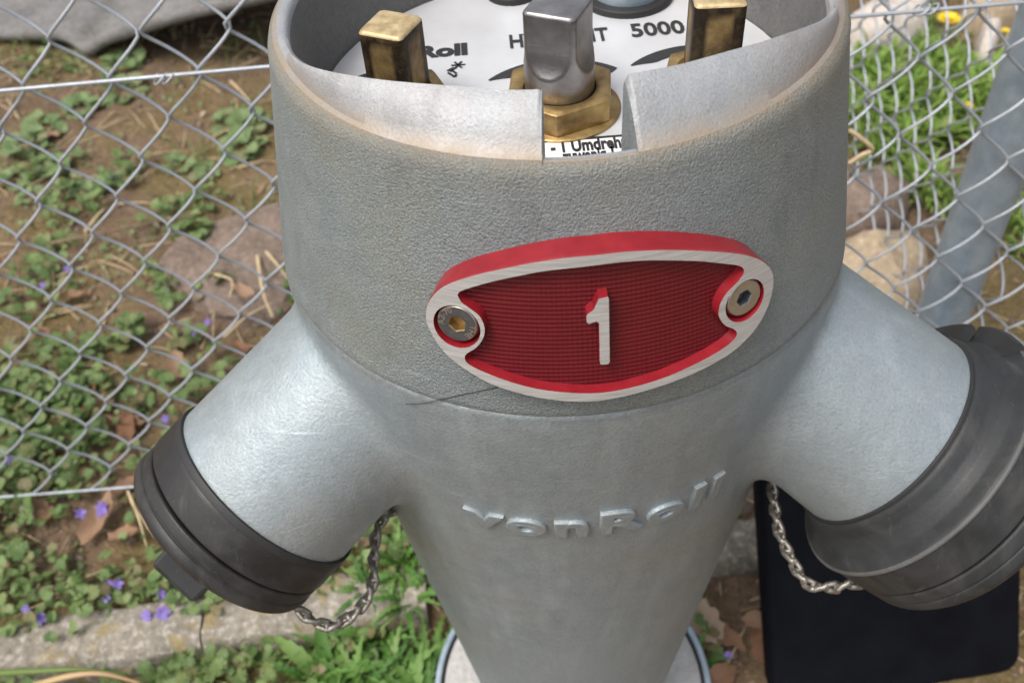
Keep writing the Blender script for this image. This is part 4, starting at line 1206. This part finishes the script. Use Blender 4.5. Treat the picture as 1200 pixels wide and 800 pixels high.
for k, (u, v, n_, s) in enumerate([(1010, 130, 10, .14), (1045, 115, 12, .15), (1085, 120, 12, .15), (1120, 95, 10, .14), (1060, 175, 10, .12), (1100, 160, 11, .13), (1030, 165, 9, .12), (1015, 95, 9, .13), (1085, 70, 10, .13), (1150, 95, 9, .12), (1180, 110, 8, .12), (1090, 215, 8, .10), (1110, 240, 7, .08), (1192, 290, 8, .06)]):
    weed(u, v, 'long' if k % 2 else 'jag', 'lush', n_ + 12, s * .60, LUSH[k], 'lush weeds behind the fence corner', .9)
# dandelion heads
def dandelion(u, v, hgt, r, label):
    p = gnd(u, v, hgt); root = empty('dandelion', Vector((p.x, p.y, ground_h(p.x, p.y)))); tag(root, label, 'flower')
    V, F = tube([(0, 0, 0), (.004, .0, hgt * .5), (0, 0, hgt)], .0022, 6); add_mesh('stem', new_mesh('stem', V, F, M['pale_weed']), root)
    hp = Heap()
    Vp = np.array([(-.06, .1, 0), (.06, .1, 0), (.09, .7, .18), (0, 1, .2), (-.09, .7, .18)])
    for ring, (n_, sc, tl) in enumerate(((20, 1, .1), (16, .78, .45), (10, .5, .85))):
        for i in range(n_): hp.add((Vp, [(0, 1, 2, 3, 4)]), TRS(Vector((0, 0, hgt)), 6.283 * i / n_ + ring, tl, r * sc))
    add_mesh('petals', new_mesh('petals', np.concatenate(hp.V), hp.F, M['yellow']), root)
dandelion(1113, 18, .10, .026, 'open yellow dandelion flower at upper right')
dandelion(1139, 113, .07, .010, 'small yellow bud among the weeds left of the post')
dandelion(1180, 30, .08, .010, 'small yellow flower beside the white stones at the post')
# violets
def violet(u, v, size, hgt, label, group):
    p = gnd(u, v, hgt); root = empty('violet_flower', Vector((p.x, p.y, ground_h(p.x, p.y)))); tag(root, label, 'flower', group)
    V, F = tube([(0, 0, 0), (.003, .002, hgt * .6), (0, 0, hgt)], .0009, 5); add_mesh('stem', new_mesh('stem', V, F, M['pale_weed']), root)
    hp = Heap(); Vp = np.array([(-.1, 0, 0), (.1, 0, 0), (.32, .55, .1), (.2, .95, .0), (-.2, .95, .0), (-.32, .55, .1)])
    rz = random.uniform(-.6, .6)
    for i, (a, sc) in enumerate(((0, 1.0), (1.25, .85), (-1.25, .85), (2.5, .7), (-2.5, .7))):
        hp.add((Vp, [(0, 1, 2, 5), (5, 2, 3, 4)]), Matrix.Translation((0, 0, hgt)) @ Matrix.Rotation(rz + math.pi, 4, 'Z') @ Matrix.Rotation(-.75, 4, 'X') @ TRS(Vector((0, 0, 0)), a, .35, size * sc))
    add_mesh('petals', new_mesh('petals', np.concatenate(hp.V), hp.F, M['violet']), root)
VIO = ['largest violet flower, just below the fence\'s bottom wire', 'violet flower left of the largest one, below the bottom wire', 'right one of the violet pair left of the cap knob', 'left one of the violet pair left of the cap knob', 'violet flower just left of the cap knob',
       'large violet flower at the kerb edge below the cap knob', 'violet flower left of the large one at the kerb edge', 'violet flower at the kerb edge in the lower left corner', 'smaller violet flower left of the one in the lower left kerb corner', 'violet flower cut by the left edge, above the bottom wire',
       'small violet flower just below the pair left of the cap', 'topmost violet flower, far left on the soil', 'second highest violet flower, at far left', 'violet flower below the flat stone', 'small violet flower right under the flat stone\'s lower edge', 'violet flower above the smaller cap\'s upper rim', 'tiny violet flower at the bottom edge', 'tiny violet flower right of the base ring']
for k, (u, v, s) in enumerate(((117, 588, .015), (90, 594, .010), (133, 674, .009), (122, 676, .008), (184, 684, .010), (185, 707, .013), (167, 710, .011), (44, 716, .011), (26, 706, .008), (5, 534, .011), (119, 690, .008), (75, 307, .008), (48, 328, .008), (224, 378, .010), (240, 366, .008), (193, 487, .009), (302, 798, .006), (857, 750, .007))):
    violet(u, v, s, .025, VIO[k], 'violet flowers in the ground ivy')
# fallen leaves
DL = [new_mesh('fallen_leaf', *leaf_dead(k), M['dead']) for k in range(6)]
def dead(u, v, size, rz, tilt=.1, roll=0, label='fallen brown leaf lying among the weeds', group='fallen leaves'):
    p = gnd(u, v); o = add_mesh('fallen_leaf', random.choice(DL))
    o.matrix_world = TRS(gp(p.x, p.y, .012), rz, tilt, size, roll); tag(o, label, 'leaf', group)
dead(95, 640, .07, -.4, .15, .2, 'large pale fallen leaf below the fence, left of the smaller cap', None)
for u, v, sz, rz, tl, lb in (
        (62, 612, .05, 1.0, .1, 'brown fallen leaf left of the large pale one'), (128, 628, .045, -1.8, .3, 'brown fallen leaf right of the large pale one'),
        (5, 672, .05, .6, .1, 'brown fallen leaf cut by the left edge, above the kerb'), (20, 680, .045, 2.0, .4, 'tilted brown fallen leaf near the left edge, above the kerb'),
        (155, 520, .055, .4, .2, 'large brown fallen leaf left of the smaller cap'), (172, 500, .05, 1.4, .1, 'brown fallen leaf touching the smaller cap\'s upper rim'),
        (210, 450, .05, .2, .3, 'brown fallen leaf beside the smaller arm'), (140, 470, .05, 2.2, .1, 'brown fallen leaf two meshes left of the smaller arm'),
        (70, 160, .035, 1.2, .1, 'small orange fallen leaf below the tension wire at left'), (105, 482, .05, .1, .1, 'tan fallen leaf in the mesh above the largest violet'),
        (190, 530, .045, -.8, .1, 'fallen leaf half hidden by the smaller cap'), (60, 400, .04, .9, .1, 'brown fallen leaf near the left edge, half way down the fence'),
        (100, 345, .045, 1.9, .1, 'brown fallen leaf on the soil left of the flat stone'), (160, 560, .04, 2.6, .1, 'fallen leaf under the bottom wire at the smaller cap'),
        (300, 350, .06, 1.1, .2, 'fallen leaf at the lower edge of the flat stone'), (270, 400, .045, 4.0, .1, 'fallen leaf above the smaller arm'),
        (845, 745, .06, .4, .2, 'brown leaf in the middle of the mulch right of the cone'), (865, 770, .06, 2.2, .1, 'brown mulch leaf left of the black panel, lower middle'),
        (830, 720, .05, 3.9, .2, 'brown mulch leaf close to the cone'), (880, 740, .055, 5.1, -.1, 'brown mulch leaf touching the black panel'),
        (850, 790, .06, 1.3, .1, 'brown mulch leaf at the bottom edge right of the base ring'), (882, 795, .06, 2.9, .2, 'brown mulch leaf at the bottom edge beside the black panel'),
        (815, 715, .045, .9, .1, 'topmost brown mulch leaf beside the cone'), (870, 715, .045, 4.4, .2, 'brown mulch leaf just in front of the right kerb'),
        (893, 770, .05, 5.8, .1, 'brown mulch leaf half under the black panel'), (305, 660, .05, 1.5, .1, 'fallen leaf behind the smaller cap'),
        (440, 640, .05, .2, .2, 'fallen leaf behind the left chain'), (455, 625, .05, 2.0, .1, 'fallen leaf in the gap between left arm and cone')):
    dead(u, v, sz, rz, tl, random.gauss(0, .2), lb, 'fallen leaves')
dead(34, 548, .028, .4, .5, .3, 'small orange brown fallen leaf behind the fence wire', None)
# dry stalks, twigs and stems
def stalk(pts, r, mat, label, name='dry_stalk', cat='stalk', group=None, taper=.4):
    P3 = bez([np.array(gnd(u, v, hh)) for u, v, hh in pts], 8); n_ = len(P3)
    V, F = tube(P3, r, 6, False, [r * (1 - (1 - taper) * i / n_) for i in range(n_)])
    tag(add_mesh(name, new_mesh(name, V, F, M[mat])), label, cat, group)
stalk([(302, 300, .02), (305, 322, .03), (309, 345, .03), (320, 372, .01)], .0035, 'straw', 'thick pale dry stalk bending down beside the flat stone')
stalk([(312, 295, .03), (325, 310, .03), (340, 330, .01)], .003, 'straw', 'short pale dry stalk touching the hydrant collar edge')
stalk([(225, 315, .01), (255, 322, .02), (272, 330, .02), (268, 352, .005)], .0028, 'straw', 'thin dry stalk lying across the flat stone')
stalk([(60, 285, .01), (110, 275, .015), (170, 262, .015), (235, 250, .02)], .0028, 'twig', 'long brown twig on the soil beyond the fence')
stalk([(100, 272, .01), (112, 255, .015), (122, 245, .02)], .003, 'straw', 'short orange dry stalk beside the long twig')
stalk([(270, 95, .01), (285, 110, .015), (300, 130, .01)], .003, 'straw', 'short dry stalk below the tension wire near the hydrant')
stalk([(150, 575, .02), (162, 605, .02), (172, 640, .005)], .0022, 'straw', 'pale dry stem beside the smaller cap')
stalk([(262, 395, .01), (290, 370, .02), (318, 355, .02)], .002, 'straw', 'thin dry stem above the smaller arm')
stalk([(-20, 789, .0), (40, 786, .02), (95, 784, .02), (150, 790, .0)], .0045, 'grass', 'yellow green stem at the bottom left corner', 'plant_stem', 'stem')
stalk([(40, 803, .0), (80, 792, .02), (120, 789, .02), (165, 800, .0)], .0045, 'stem', 'pinkish stem at the bottom left corner', 'plant_stem', 'stem')
def fence_twig():
    V, F = tube(bez([np.array(U(at_y(u, v, y_ / S))) for u, v, y_ in ((995, 152, .30), (1010, 163, .296), (1022, 175, .296), (1010, 182, .296), (995, 192, .30))], 6), .0026, 6)
    tag(add_mesh('dry_stalk', new_mesh('dry_stalk', V, F, M['straw'])), 'dry brown vine hooked on the fence right of the collar', 'stalk')
fence_twig()
